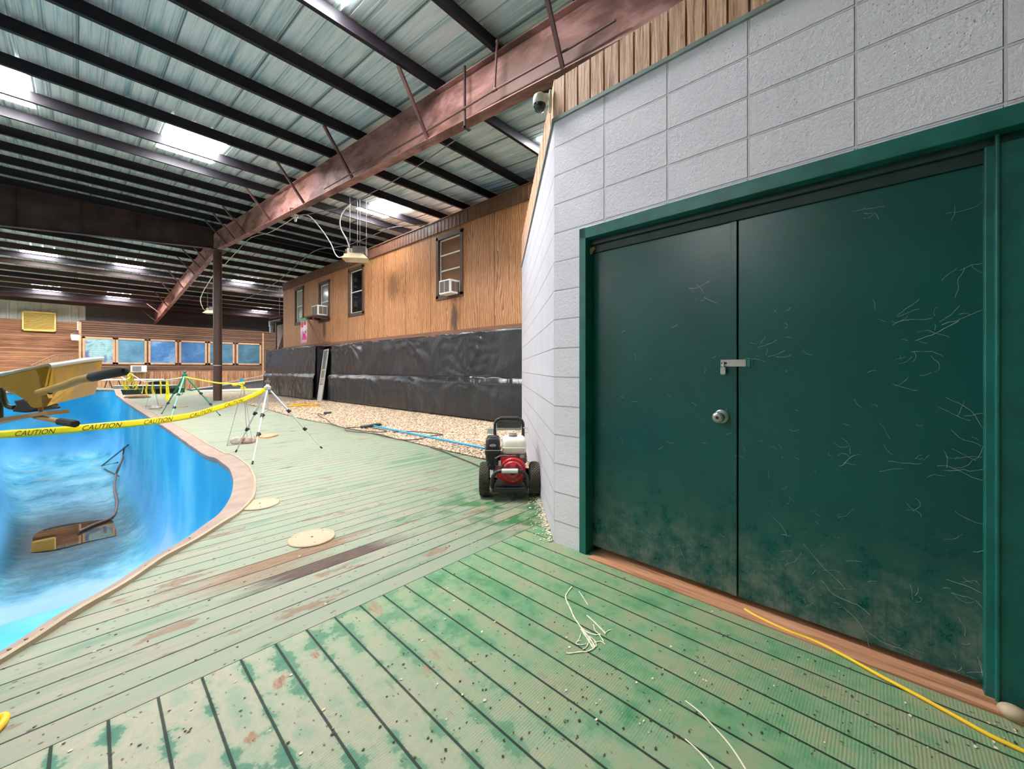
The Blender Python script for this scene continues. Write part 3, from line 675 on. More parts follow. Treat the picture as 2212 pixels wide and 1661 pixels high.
# skylights
mb=MB()      # unseen skylights continuing the grid over the outer bays, added to brighten the hall
for x in (-13.4,-8.8,-6.1,8.6):
    for u in (2.95,10.,25.1,32.3): 
        if (x==8.6 and u>30) or (u<3 and x!=-8.8): continue
        mb.prism([Vector((x,u,zr(u)-.012)),Vector((x+.95,u,zr(u)-.012)),Vector((x+.95,u+1.68,zr(u+1.68)-.012)),Vector((x,u+1.68,zr(u+1.68)-.012))],(0,0,.006))
struct('ceiling_skylights',mb,MAT['skylight'],keep=True)
SKY=[('near roof slope, at the left edge of the photo',-1.5,10.0,False),('near roof slope, just left of the rust red beam',1.2,10.0,False),('near roof slope above the plywood building',5.8,10.0,False),
 ('near roof slope, cut by the top of the photo',1.2,2.95,False),('near roof slope, right behind the dome camera',5.83,2.95,False),
 ('far roof slope, upper row, leftmost',-1.5,25.1,True),('far roof slope, upper row, left of the far beam',1.2,25.1,True),('far roof slope, upper row, right of the round post',5.78,25.1,True),
 ('far roof slope, lower row, leftmost',-1.55,32.3,True),('far roof slope, lower row, left of the far beam',1.2,32.3,True),('far roof slope, lower row, beside the plywood building corner',8.6,32.3,True)]
for where,x,u,fs in SKY:
    mb=MB(); w,l=.95,1.68
    a=[(x,u,zr(u)-.012),(x+w,u,zr(u)-.012),(x+w,u+l,zr(u+l)-.012),(x,u+l,zr(u+l)-.012)]
    mb.prism([Vector(p) for p in a],(0,0,.006))
    tag(obj('skylight',mb,MAT['skylight']),'white skylight on the '+where,'skylight','translucent skylights in the roof')
# ================================================================== plywood building on the right
VT=6.47; TU0,TU1=4.9,20.22
bld=thing('plywood_building','long brown plywood building raised above a black plastic skirt','building',(VT+1.5,12.5,0))
WIN=[(7.51,8.53,3.08,4.72),(12.55,13.62,3.08,4.72),(15.21,16.15,3.08,4.60),(17.77,18.71,3.16,4.72)]
mb=MB()
ys=[TU0]; 
for a,b,z0,z1 in WIN: ys+=[a+.06,b-.06]
ys.append(TU1)
for i in range(0,len(ys),2): mb.box((VT,ys[i],2.21),(VT+.1,ys[i+1],5.16))
for a,b,z0,z1 in WIN: mb.box((VT,a+.06,2.21),(VT+.1,b-.06,z0+.06)); mb.box((VT,a+.06,z1-.06),(VT+.1,b-.06,5.16))
mb.box((VT+.1,TU1-.1,2.21),(VT+4.5,TU1,5.16))
obj('siding',mb,MAT['ply'],bld,mw=Matrix())
mb=MB(); mb.box((VT-.022,TU0,4.84),(VT-.002,TU1+.02,5.17)); y=TU0
while y<TU1: mb.box((VT-.028,y,4.84),(VT-.021,y+.02,5.17)); y+=.15
mb.box((VT-.04,TU0,5.155),(VT+.1,TU1+.03,5.18))
obj('fascia',mb,MAT['fascia'],bld)
obj('roof_deck',MB().box((VT+.1,TU0,5.1),(VT+4.5,TU1,5.16)),MAT['fascia'],bld)
obj('sill_board',MB().box((VT-.03,TU0,2.085),(VT+.02,TU1+.02,2.215)),MAT['sillwood'],bld)
mb=MB().box((VT+.12,TU0,-.0),(VT+.16,TU1,2.1)); mb.box((VT+.1,TU1-.05,0),(VT+4.5,TU1,2.1))
obj('skirt_backing',mb,MAT['darkgap'],bld)
for y in (5.9,7.1,8.35,9.9,11.4,13.2,14.75,15.95,17.6,19.6): obj('skirt_post',MB().box((VT+.03,y-.045,-.02),(VT+.12,y+.045,2.09)),MAT['rawwood'],bld)
# windows
PAN=[m_glass('boarded_window_pane',c(120,84,58),.25),m_glass('dark_window_pane',c(22,24,26),.05),m_glass('pale_window_pane',c(128,134,130),.12),m_glass('grey_window_pane',c(150,154,146),.18)]
for i,(a,b,z0,z1) in enumerate(WIN):
    fr=MB()
    for (y0,y1,q0,q1) in ((a-.03,a+.07,z0,z1),(b-.07,b+.03,z0,z1),(a-.03,b+.03,z0-.04,z0+.08),(a-.03,b+.03,z1-.09,z1+.03)): fr.box((VT-.03,y0,q0),(VT+.09,y1,q1))
    w=obj('window',fr,MAT['darkwood'],bld,bevel=.004)
    a2,b2,c0,c1=a+.07,b-.07,z0+.08,z1-.09
    obj('pane',MB().box((VT+.055,a2,c0),(VT+.06,b2,c1)),PAN[i],w)
    sa=MB(); t=.032
    for (y0,y1,q0,q1) in ((a2,a2+t,c0,c1),(b2-t,b2,c0,c1),(a2,b2,c0,c0+t),(a2,b2,c1-t,c1)): sa.box((VT+.035,y0,q0),(VT+.058,y1,q1))
    for f in ((.28,.56,.8) if i==0 else (.5,)):
        zz=c1-(c1-c0)*f; sa.box((VT+.03,a2,zz-.015),(VT+.058,b2,zz+.015))
    obj('sash',sa,MAT['offwhite'],w)
# window air conditioners
GR=simple('brown_ac_grille',c(110,92,78),.6,var=.2)
def aircon(label,x0,x1,y0,y1,z0,z1):
    t=thing('air_conditioner',label,'air conditioner',((x0+x1)/2,(y0+y1)/2,z0))
    obj('case',MB().box((x0,y0,z0),(x1,y1,z1)),MAT['white'],t,bevel=.012)
    g=MB(); m=.035; mid=(y0+y1)/2
    for (p,q) in ((y0+m,mid-.012),(mid+.012,y1-m)): g.box((x0-.004,p,z0+m),(x0+.01,q,z1-m))
    obj('rear_grille',g,GR,t)
    g=MB()
    for k in range(2):
        xx=x0+.05+(x1-x0-.08)*k/2; g.box((xx,y0-.003,z0+.05),(xx+(x1-x0)*.36,y0+.004,z1-.05))
    obj('side_grille',g,GR,t)
    g=MB()
    for k in range(9): zz=z0+m+(z1-z0-2*m)*(k+.5)/9; g.box((x0-.008,y0+m,zz-.003),(x0-.003,y1-m,zz+.003))
    obj('grille_bars',g,MAT['heatbox'],t)
    return t
aircon('white air conditioner in the boarded window, over the dark damp stain',6.19,6.52,7.66,8.10,3.11,3.46)
aircon('white air conditioner on the propped wooden shelf, beside the flower flag',6.14,6.52,15.5,16.06,3.27,3.66)
obj('filler_panel',MB().box((VT+.02,7.58,3.14),(VT+.03,7.68,3.46)),MAT['white'],bld)
sh=thing('wall_shelf','rough wooden shelf propped by two diagonal struts under an air conditioner','shelf',(6.1,15.7,2.2))
obj('shelf_board',MB().box((5.96,15.3,3.20),(6.46,16.2,3.255)).box((5.96,16.1,3.14),(6.46,16.15,3.20)).box((5.96,15.35,3.14),(6.46,15.4,3.20)).box((5.97,16.1,3.21),(6.01,16.72,3.255)),MAT['darkwood'],sh)
for y in (15.6,16.05): obj('strut',MB().bar((6.0,y,3.17),(6.43,y-.05,2.22),.05,.04),MAT['sillwood'],sh)
obj('ledger',MB().box((6.40,15.1,2.16),(6.44,15.7,2.26)),MAT['sillwood'],sh)
# flower flag hanging from the shelf edge
FL=Mt('flower_flag_cloth',.7); fx_=FL.xyz()
fz=FL.math('SUBTRACT',fx_[2],2.2)
fc=FL.ramp(FL.math('DIVIDE',fz,1.03),[(.0,c(226,150,180)),(.35,c(232,170,196)),(.55,c(236,206,224)),(.8,c(226,196,214)),(.88,c(96,170,128)),(1.,c(104,180,140))])
FL.base(FL.mix(FL.math('MULTIPLY',FL.step(FL.noise(4,2),.58,.62),.6),fc,c(120,180,150)))
fy0,fy1=16.08,16.68
def fpt(u,v,dx=0.): 
    y=fy0+(fy1-fy0)*u; return Vector((5.975+.04*math.sin(u*9+v*2)*(1-v)+dx-.02*(1-v),y,2.2+1.02*v+.03*(1-v)*math.sin(u*6)))
flag=obj('garden_flag',MB().grid(lambda u,v:fpt(u,v),16,20),FL.m,keep=True,smooth=True,solid=.006)
tag(flag,'pink garden flag printed with red and magenta flowers, hanging from the wall shelf','flag')
for (u,v,r,col) in ((.25,.78,.1,(222,60,52)),(.72,.75,.12,(220,70,60)),(.62,.45,.08,(218,84,60)),(.45,.28,.16,(206,40,118)),(.25,.2,.1,(214,70,140)),(.2,.42,.06,(90,140,90)),(.7,.2,.07,(196,40,104))):
    m=MB(); ctr=fpt(u,v,-.012); n=14
    vs=[ctr]+[fpt(u+r*(1+.25*math.sin(5*t))*math.cos(t)/ .56*.8,v+r*(1+.25*math.sin(5*t))*math.sin(t)/1.1,-.012) for t in [2*math.pi*k/n for k in range(n)]]
    m.add(vs,[(0,1+k,1+(k+1)%n) for k in range(n)]); o=obj('flower_print',m,simple('flower_red',c(*col),.7),flag,solid=.004)
# black plastic sheets -------------------------------------------------------
def sheet(X,ya,yb,z0,z1,pins,seed,label,side_wrap=0.,drape=0.,lip=0.):
    mnoise.seed_set(seed)
    def fn(u,v):
        y=ya+(yb-ya)*u; z=z0+(z1-z0)*v
        d=.04*mnoise.noise(Vector((y*1.1,z*.9,seed)))+.018*mnoise.noise(Vector((y*3.1+z*1.7,z*1.1,seed*2.)))+.007*mnoise.noise(Vector((y*9,z*3,seed)))
        for (py,pz) in pins:      # folds fanning out from each fixing
            dy,dz=y-py,(z-pz)*1.; r=math.hypot(dy,dz)
            if r<1.3: a=math.atan2(dz,dy); d+=.032*math.sin(a*13+seed)*math.exp(-r*1.7)*min(1,r*5)
        zz=z+ (drape*math.sin(math.pi*((u*3)%1))*(v-1)*-0 )
        if drape and v>.97: zz-=drape*abs(math.sin(u*math.pi*3))
        return Vector((X-abs(d)-.004-(.03*(1-v))-lip*min(1,(1-v)*7),y,zz+.012*mnoise.noise(Vector((y*1.5,seed,0)))))
    return tag(obj('plastic_sheet',MB().grid(fn,int((yb-ya)*14),26),MAT['tarp'],keep=True,smooth=True,solid=.003),label,'plastic sheet','black plastic sheets round the building base')
sheet(VT-.02,5.0,15.0,1.01,2.12,[(9.95,2.1),(13.4,2.1),(14.9,2.1),(7.3,2.1),(7.3,1.03)],3,'upper black plastic sheet nailed along the long side, right of the screen door')
sheet(VT-.05,5.0,15.05,.05,1.035,[(7.35,1.03),(9.95,1.03),(12.1,1.03),(14.6,1.03)],5,'lower black plastic sheet along the gravel, right of the screen door',lip=.06)
XBX=6.18
sheet(XBX,15.72,21.6,1.0,2.12,[(16,2.1),(18.5,2.1),(21,2.1)],8,'upper black plastic sheet on the far bay, left of the screen door')
sheet(XBX-.03,15.72,21.7,.04,1.03,[(15.8,1.02),(17.7,1.02),(19.8,1.02),(21.5,1.02)],11,'lower black plastic sheet on the far bay, left of the screen door',lip=.06)
mb=MB(); mb.box((XBX+.02,15.68,0),(6.9,15.72,2.1)); mb.box((XBX+.02,15.72,2.08),(6.9,21.6,2.11)); mb.box((XBX+.02,21.55,0),(6.9,21.6,2.1)); mb.box((XBX+.03,15.72,0),(XBX+.06,21.6,2.08))
obj('bay_frame',mb,MAT['tarp'],bld)
# leaning screen door in the gap
p0=Vector((6.24,15.25,.012)); 
sd=thing('screen_door','narrow white screen door leaning in the gap between the black sheets','screen door',p0)
LT=Matrix.Translation((6.12,15.1,.014))@Matrix.Rotation(math.radians(9),4,'Y')@Matrix.Rotation(math.radians(-4),4,'X')
fr=MB(LT); w=.42; hh=2.0; t=.05
for a,b in (((0,0,0),(.03,t,hh)),((0,w-t,0),(.03,w,hh)),((0,0,hh-t),(.03,w,hh)),((0,0,0),(.03,w,.62)),((0,0,1.18),(.03,w,1.22)),((0,0,.86),(.03,w,.89))): fr.box(a,b)
obj('door_frame',fr,MAT['alu'],sd,bevel=.003)
obj('upper_screen',MB(LT).box((.012,t,1.22),(.016,w-t,hh-t)),simple('grey_mesh_screen',c(104,104,104),.7),sd)
obj('middle_screen',MB(LT).box((.012,t,.62),(.016,w-t,1.18)),simple('tan_mesh_screen',c(134,122,110),.7),sd)
mb=MB(LT); 
for k in range(5): mb.tube([(.004,t+.03+k*.06,.66),(.0,t+.06+.05*math.sin(k*2)+k*.04,.74),(.004,t+.03+k*.06,.84)],.006,6)
obj('scroll_grille',mb,MAT['alu'],sd)
# ================================================================== cedar cabin at the far end
UC=30.; cab=thing('cedar_cabin','long low cedar-sided cabin with six blue-covered windows at the far end','building',(4.7,33,0))
CX0,CX1=.1,9.6
mb=MB(); z=1.07
while z<3.60: 
    mb.add([(CX0,UC-.05,z),(CX1,UC-.05,z),(CX1,UC-.006,z+.112),(CX0,UC-.006,z+.112),(CX0,UC,z),(CX1,UC,z)],[(0,1,2,3),(0,4,5,1)]); z+=.11
mb.box((CX0,UC,.0),(CX1,UC+.15,3.6)); mb.box((CX0,UC,0),(CX0+.1,36.8,3.6))
obj('lap_siding',mb,MAT['cedar'],cab,mw=Matrix())
mb=MB(); x=CX0
while x<CX1: mb.box((x+.004,UC-.045,0.),(x+.141,UC-.02,1.075)); x+=.145
mb.box((CX0,UC-.02,0),(CX1,UC,1.07)); obj('skirt_boards',mb,MAT['cedar_v'],cab,mw=Matrix())
x=CX0+.02; mb=MB()
while x<CX1: mb.box((x,UC-.065,0.),(x+.035,UC-.044,1.075)); x+=.435
obj('batten',mb,MAT['cedar_v'],cab,mw=Matrix())
obj('cabin_roof',MB().box((CX0,UC,3.58),(CX1,36.8,3.63)),MAT['sillwood'],cab)
obj('corner_post',MB().box((CX0-.02,UC-.06,0),(CX0+.07,UC+.02,3.62)),MAT['framewood'],cab)
obj('post',MB().box((8.32,UC-.05,0),(8.4,UC-.03,3.6)),MAT['framewood'],cab)
BL=[m_blue('pale_window_cover',[(.3,c(96,140,158)),(.5,c(150,190,190)),(.6,c(110,116,160)),(.7,c(58,100,150))]),
 m_blue('blue_window_cover',[(.3,c(64,112,142)),(.5,c(82,132,158)),(.7,c(104,150,172))]),
 m_blue('bright_blue_window_cover',[(.3,c(50,96,150)),(.5,c(74,126,180)),(.7,c(130,168,204))]),
 m_blue('deep_blue_window_cover',[(.3,c(46,92,144)),(.5,c(58,108,158)),(.7,c(88,138,182))]),
 m_blue('dull_blue_window_cover',[(.3,c(56,98,124)),(.5,c(74,118,142)),(.7,c(96,136,154))]),
 m_blue('teal_window_cover',[(.3,c(46,86,108)),(.5,c(60,104,126)),(.7,c(80,124,144))])]
for i,(a,b) in enumerate(((.30,1.30),(1.51,2.55),(2.80,3.86),(4.13,5.25),(5.50,6.66),(6.95,8.15))):
    z0,z1=1.56,2.79; t=.09; f=MB()
    for (x0,x1,q0,q1) in ((a-t,a,z0-t,z1+t),(b,b+t,z0-t,z1+t),(a-t,b+t,z0-t,z0),(a-t,b+t,z1,z1+t)): f.box((x0,UC-.075,q0),(x1,UC-.0,q1))
    w=obj('window',f,MAT['framewood'],cab)
    obj('blue_cover',MB().box((a,UC-.048,z0),(b,UC-.042,z1)),BL[i],w)
t=thing('air_conditioner','small white air conditioner low in the cedar cabin wall, under the second window','air conditioner',(2.25,UC-.2,1.0))
obj('case',MB().box((1.98,UC-.34,1.03),(2.62,UC-.03,1.4)),MAT['offwhite'],t,bevel=.012)
obj('front_grille',MB().box((2.04,UC-.35,1.07),(2.40,UC-.33,1.36)),simple('grey_ac_grille',c(120,118,124),.5),t)
obj('control_panel',MB().box((2.43,UC-.35,1.07),(2.58,UC-.335,1.36)),MAT['white'],t)
# porch lamp on the cabin corner
lp=onY(163,728,29.9); t=thing('porch_lamp','small lit porch lamp on the left corner of the cedar cabin','lamp',(lp.x,29.9,lp.z))
obj('lamp_glass',MB().cyl((lp.x,29.75,lp.z-.16),(lp.x,29.75,lp.z+.1),.13,.16,n=8),emis('warm_lamp_glow',(1,.66,.28,1),3.),t)
obj('lamp_cap',MB().lathe([(.2,0),(.05,.12),(.0,.14)],Matrix.Translation((lp.x,29.75,lp.z+.1)),8),MAT['rust_dark'],t)
obj('lamp_arm',MB().box((lp.x-.02,29.75,lp.z+.0),(lp.x+.12,30.,lp.z+.05)),MAT['rust_dark'],t)
# string of little lights down the cabin corner
mb=MB(); pts=[(CX0-.03,UC-.08,3.6-.05*k) for k in range(0,9)]; mb.tube(pts,.008,6)
sl=tag(obj('string_lights',mb,MAT['rust_dark']),'short string of warm bulbs on the cabin corner above the porch lamp','string lights')
for k in range(5): obj('bulb',MB().ball((CX0-.05,UC-.1,3.58-.09*k),.024,8,6),emis('bulb_glow',(1,.8,.5,1),4.),sl)
# yellow louver vent on the far wall
a=onY(48,671,36.85); b=onY(121,717,36.85); t=thing('louver_vent','big yellow louvered wall vent high on the far brown wall','vent',((a.x+b.x)/2,36.8,b.z))
f=MB(); e=.06
for (x0,x1,z0,z1) in ((a.x,a.x+e,b.z,a.z),(b.x-e,b.x,b.z,a.z),(a.x,b.x,b.z,b.z+e),(a.x,b.x,a.z-e,a.z)): f.box((x0,36.7,z0),(x1,36.9,z1))
obj('vent_frame',f,MAT['vent'],t)
n=11
for k in range(n):
    zz=b.z+e+(a.z-b.z-2*e)*(k+.5)/n; obj('louver',MB().bar((a.x+e,36.78,zz),(b.x-e,36.78,zz),.10,.012,up=(0,.75,1)),MAT['vent'],t)
obj('vent_back',MB().box((a.x,36.88,b.z),(b.x,36.89,a.z)),simple('vent_shadow_board',c(150,116,56),.7),t)
# stair rail left of the cabin
t=thing('stair_railing','cedar stair railing with close upright boards left of the cabin','railing',(-.6,33,0))
def yy(px,py): return onY(px,py,33.)
hi=yy(166,765); lo=yy(119,767); dn=yy(70,790)
for k in range(16):
    x=dn.x+(hi.x-dn.x)*k/15; f=(x-dn.x)/(lo.x-dn.x); top=lo.z if f>1 else dn.z+(lo.z-dn.z)*f
    obj('board',MB().box((x,33.,.0),(x+.10,33.03,top)),MAT['framewood'],t)
obj('handrail',MB().bar((dn.x-.05,32.98,dn.z+.03),(lo.x,32.98,lo.z+.03),.06,.05).bar((lo.x,32.98,lo.z+.03),(hi.x+.1,32.98,lo.z+.03),.06,.05),MAT['framewood'],t)
# lattice and pump gear by the corner of the plywood building
t=thing('lattice_screen','narrow wooden lattice screen beside the corner of the plywood building','lattice',(7.6,24,2.2))
q0=onX(597,756,7.4); q1=onX(612,700,7.4); ya,yb=q1.y-.3,q0.y+.05
obj('lattice_post',MB().box((7.36,yb-.1,.0),(7.46,yb,q1.z+.15)),MAT['darkwood'],t)
mb=MB(); L_=yb-ya-.1; h=q1.z-2.05
for k in range(-8,9):
    for sgn in (1,-1):
        y0=ya+k*.16; p=Vector((7.4+.006*sgn,y0,2.05)); q=Vector((7.4+.006*sgn,y0+sgn*h,2.05+h))
        # clip to the panel
        def cl(p,q):
            t0,t1=0.,1.; d=q.y-p.y
            for lim,s_ in ((ya,1),(yb-.1,-1)):
                v0=(p.y-lim)*s_; v1=(q.y-lim)*s_
                if v0<0 and v1<0: return None
                if v0<0: t0=max(t0,v0/(v0-v1))
                if v1<0: t1=min(t1,v0/(v0-v1))
            return (p.lerp(q,t0),p.lerp(q,t1)) if t0<t1 else None
        r=cl(p,q)
        if r: mb.bar(r[0],r[1],.012,.035,up=(1,0,0))
obj('lattice_slats',mb,MAT['darkwood'],t)
q=onY(586,702,24.); t=thing('pump_unit','grey pump motor with a strainer hanging near the plywood building corner','pump',(q.x,24,q.z))
obj('motor',MB().cyl((q.x,24,q.z-.05),(q.x,24,q.z+.2),.13,n=16).cyl((q.x-.12,24,q.z+.14),(q.x+.45,24,q.z+.3),.05,n=12),MAT['heatbox'],t,smooth=True)
obj('strainer',MB().cyl((q.x,24,q.z-.42),(q.x,24,q.z-.06),.09,n=16).cyl((q.x,24,q.z-.09),(q.x,24,q.z-.05),.12,n=16),simple('blue_grey_plastic',c(150,166,172),.4),t,smooth=True)
obj('bracket_arm',MB().bar((q.x-.1,24,q.z+.33),(q.x+1.0,24,q.z+.72),.05,.05).bar((q.x+.4,24,q.z+.3),(q.x+.42,24,5.9),.02,.02),MAT['rust'],t)
# ramp with a grey skirt
UR=27.6
t=thing('deck_ramp','sloping ramp with a dark grey skirt and pale rails in front of the cabin','ramp',(6.5,UR,0))
a0=onY(413,842,UR); a1=onY(596,817.5,UR); 
obj('ramp_skirt',MB().prism([Vector((a0.x,UR,0)),Vector((a1.x,UR,0)),Vector((a1.x,UR,a1.z)),Vector((a0.x,UR,max(.04,a0.z)))],(0,1.3,0)),MAT['ramp'],t)
r0=onY(428,836,UR); r1=onY(596,813,UR)
obj('rail',MB().bar((a0.x,UR-.03,a0.z+.04),(a1.x,UR-.03,a1.z+.05),.05,.05),MAT['alu'],t)
obj('rail',MB().bar((r0.x+1.0,UR+1.2,r0.z+.08),(r1.x,UR+1.2,r1.z+.12),.05,.05),MAT['alu'],t)
mb=MB().box((4.3,25.5,.0),(9.2,UR,.03)); tag(obj('concrete_walk',mb,simple('pale_concrete',c(206,198,182),.7)),'pale concrete strip along the foot of the grey ramp','walkway')
# red machine peeping out behind the far black sheet
q=gp(590,846); t=thing('red_machine','small red machine half hidden behind the far black plastic sheet','machine',(q.x,q.y,0))
obj('machine_body',MB().cbox(q+Vector((.25,0,.42)),(.6,.5,.3)).cyl(q+Vector((-.1,0,.55)),q+Vector((.2,0,.55)),.12,n=14),MAT['red'],t,bevel=.02)
obj('machine_leg',MB().box((q.x+.05,q.y-.2,0),(q.x+.1,q.y-.15,.3)).box((q.x+.4,q.y-.2,0),(q.x+.45,q.y-.15,.3)),MAT['black'],t)
obj('machine_guard',MB().tube([(q.x-.05,q.y-.1,.7),(q.x-.1,q.y-.1,.85),(q.x+.3,q.y-.1,.9),(q.x+.5,q.y-.1,.75)],.02,8),MAT['white'],t)
# benches and tables on the platform
def strip(px0,py0,px1,py1,z0,h,depth,name,label,cat,mat):
    a=gp(px0,py0,z0); b=gp(px1,py1,z0); d=(b-a).normalized(); n=Vector((-d.y,d.x,0)); n=n if n.y>0 else -n
    t=thing(name,label,cat,(a+b)/2)
    obj('front_panel',MB().prism([a,b,b+n*depth,a+n*depth],(0,0,h-.03)),mat,t)
    obj('seat_board',MB().prism([a-n*.03+Vector((0,0,h-.03)),b-n*.03+Vector((0,0,h-.03)),b+n*depth+Vector((0,0,h-.03)),a+n*depth+Vector((0,0,h-.03))],(0,0,.03)),simple('pale_green_tread',c(170,186,166),.6),t); return t
strip(268,840.4,366,839.6,.252,.17,.7,'platform_bench','long dark green bench standing on the raised platform','bench',MAT['darkgreen'])
strip(244,840.2,266,840.2,.252,.17,.4,'stone_planter','low grey stone planter at the left end of the dark green bench','planter',simple('grey_stone_planter',c(128,132,126),.8,var=.3,scale=14))
strip(-40,852,27,850.5,.002,.24,.9,'planter_bench','low green bench at the far left beyond the pool','bench',MAT['darkgreen'])
a=gp(204,839,.252); b=gp(332,838,.252); dn_=(b-a).normalized(); nn=Vector((-dn_.y,dn_.x,0)); nn=nn if nn.y>0 else -nn
t=thing('folding_table','long low pale folding table on thin dark legs in front of the cabin','table',(a+b)/2)
zt_=.44; U3=lambda z:Vector((0,0,z)); obj('table_top',MB().prism([a+U3(zt_-.05),b+U3(zt_-.05),b+nn*.76+U3(zt_-.05),a+nn*.76+U3(zt_-.05)],(0,0,.05)),MAT['white'],t,bevel=.01)
for f,o in ((.03,-.12),(.22,.12),(.62,-.12),(.94,.12)):
    for g in (.1,.66): p=a.lerp(b,f)+nn*g; obj('leg',MB().tube([p+U3(zt_-.05),p+dn_*o],.02,8),MAT['black'],t)
a=gp(322,836.5,.252); b=gp(345,836,.252); t=thing('green_cabinet','boxy dark green cabinet at the right end of the folding table','cabinet',(a+b)/2)
obj('cabinet_body',MB().prism([a,b,b+nn*.5,a+nn*.5],(0,0,.3)),MAT['darkgreen'],t); obj('cabinet_top',MB().prism([a+U3(.3)-dn_*.05,b+U3(.3)+dn_*.5,b+nn*.55+U3(.3)+dn_*.5,a+nn*.55+U3(.3)],(0,0,.04)),simple('grey_green_top',c(150,166,150),.5),t)
# ================================================================== overhead fittings
def hose(name,pts,r,mat,label,cat,n=10,rom=8,group=None): return tag(obj(name,MB().tube(cat_rom(pts,rom),r,n),mat,smooth=True),label,cat,group)
# pipe along the red beam with its riser
XP=XB-.13
pl=[onX(px,py,XP) for px,py in ((1330,43),(1230,104),(1068,194),(932,277),(800,352),(700,408))]
pp=thing('gas_pipe','rust coloured pipe running along the near face of the rust red beam','pipe',pl[2])
obj('pipe_run',MB().tube(pl,.014,10),MAT['rod'],pp,smooth=True)
r0=onX(1068,194,XP); r1=onX(1074,90,XP); obj('riser',MB().tube([r0,r1,r1+Vector((.05,.0,.012)),r1+Vector((.14,0,.0))],.016,10),MAT['rod'],pp,smooth=True)
obj('elbow',MB().ball(r1,.026,12,8),MAT['rod'],pp,smooth=True); obj('tee',MB().tube([r0-(pl[2]-pl[1]).normalized()*.04,r0+(pl[2]-pl[1]).normalized()*.04],.021,10),MAT['rod'],pp,smooth=True)
# dome camera on the corner of the boards
dc=at(1166,222,2.83); t=thing('dome_camera','white dome security camera on the corner of the orange boards','camera',dc)
br=MD@Vector((XD-.0,YC+.012,3.10))
obj('housing',MB().lathe([(.0,.058),(.03,.058),(.045,.045),(.05,.02),(.05,-.012),(.047,-.018),(.0,-.018)],Matrix.Translation(dc),24),MAT['offwhite'],t,smooth=30)
obj('dome',MB().lathe([(.046,-.014),(.044,-.034),(.034,-.054),(.018,-.066),(.0,-.07)],Matrix.Translation(dc),24,True),m_glass('smoked_dome',c(34,38,46),.04),t,smooth=60)
obj('wall_arm',MB().bar(dc+Vector((.0,0,.035)),dc+RGT*.085+Vector((0,0,.035)),.04,.045).cbox(dc+RGT*.075+Vector((0,0,.01)),(.02,.07,.13),Matrix.Rotation(-TH,3,'Z')),MAT['offwhite'],t,bevel=.004)
obj('spider_threads',MB().tube([dc+Vector((-.01,0,-.068)),dc+Vector((.02,0,-.2)),dc+RGT*.03+Vector((0,0,-.36))],.0008,5).tube([dc+RGT*.02+Vector((0,0,-.06)),dc+RGT*.03+Vector((0,0,-.36))],.0008,5),MAT['web'],t)
# hanging heaters
def heater(ctr,sc,label,zroof):
    t=thing('hanging_heater',label,'heater',ctr); R=Matrix.Rotation(-TH+.15,4,'Z'); T=Matrix.Translation(ctr)@R@Matrix.Scale(sc,4)
    sk=MB(T); lo=[(-.36,-.26,0),(.36,-.26,0),(.36,.26,0),(-.36,.26,0)]; hi=[(-.2,-.13,.17),(.2,-.13,.17),(.2,.13,.17),(-.2,.13,.17)]
    sk.add(lo+hi,[(i,(i+1)%4,4+(i+1)%4,4+i) for i in range(4)]); obj('reflector',sk,MAT['brass'],t,solid=.012)
    obj('burner_face',MB(T).box((-.22,-.15,.11),(.22,.15,.12)),simple('heater_ceramic',c(196,176,140),.7),t)
    obj('plenum_box',MB(T).box((-.08,-.13,.17),(.28,.13,.38)),MAT['heatbox'],t,bevel=.006)
    obj('control_box',MB(T).box((-.24,-.09,.18),(-.1,.09,.32)).box((-.34,-.05,.1),(-.22,.05,.17)),MAT['offwhite'],t,bevel=.006)
    obj('gas_valve',MB(T).box((-.30,-.06,.22),(-.22,.06,.27)).cyl((-.28,0,.17),(-.28,0,.3),.03,n=10),MAT['rust'],t)
    for x,y in ((-.16,-.1),(.0,.12),(.12,-.12),(.25,.1)):
        p=T@Vector((x,y,.36 if x>-.08 else .2)); obj('chain',MB().tube([p,Vector((p.x,p.y,zr(p.y)-.1))],.007,6),MAT['heatbox'],t)
    return t,T
h1,T1=heater(at(770,562,10.9),.95,'cream radiant heater hanging on four chains beside the plywood building',5.8)
h2,T2=heater(at(457,677,22.6),.95,'small cream radiant heater hanging far back, behind the round post',5.3)
pc=at
hose('gas_hose',[at(757,440,10.8),at(738,462,10.7),at(735,490,10.7),at(750,520,10.8),at(756,540,10.9)],.016,MAT['white'],'white gas hose curving down from a purlin to the nearer hanging heater','hose')
jb=onX(638,468,4.0); t=thing('junction_box','small grey junction box under the rust red beam','junction box',jb)
obj('box_body',MB().cbox(jb,(.11,.11,.1)).cbox(jb+Vector((0,0,-.09)),(.05,.05,.09)),MAT['alu'],t,bevel=.006)
obj('conduit_hook',MB().tube([jb+Vector((-.1,0,.0)),onX(627,465,3.7),onX(627,449,3.62),onX(636,450,3.6)],.012,8),MAT['rod'],t)
hose('heater_cable',[jb,at(665,465,10.3),at(690,490,10.5),at(714,525,10.7),at(724,548,10.8),at(733,556,10.8),at(745,552,10.9)],.012,MAT['white'],'pale cable from the junction box to the nearer hanging heater','cable')
hose('roof_cable',[onX(992,297,3.95),onX(900,360,3.95),onX(845,394,3.97),onX(790,423,3.97),onX(735,448,4.0),onX(690,458,4.0),jb],.009,MAT['heatbox'],'grey cable strung along the underside of the rust red beam','cable')
hose('roof_cable',[jb,onX(606,489,4.1),onX(580,503,4.1),onX(540,515,4.1),onX(510,545,4.2),onX(478,580,4.3)],.010,MAT['offwhite'],'pale cable running from the junction box down towards the round post','cable')
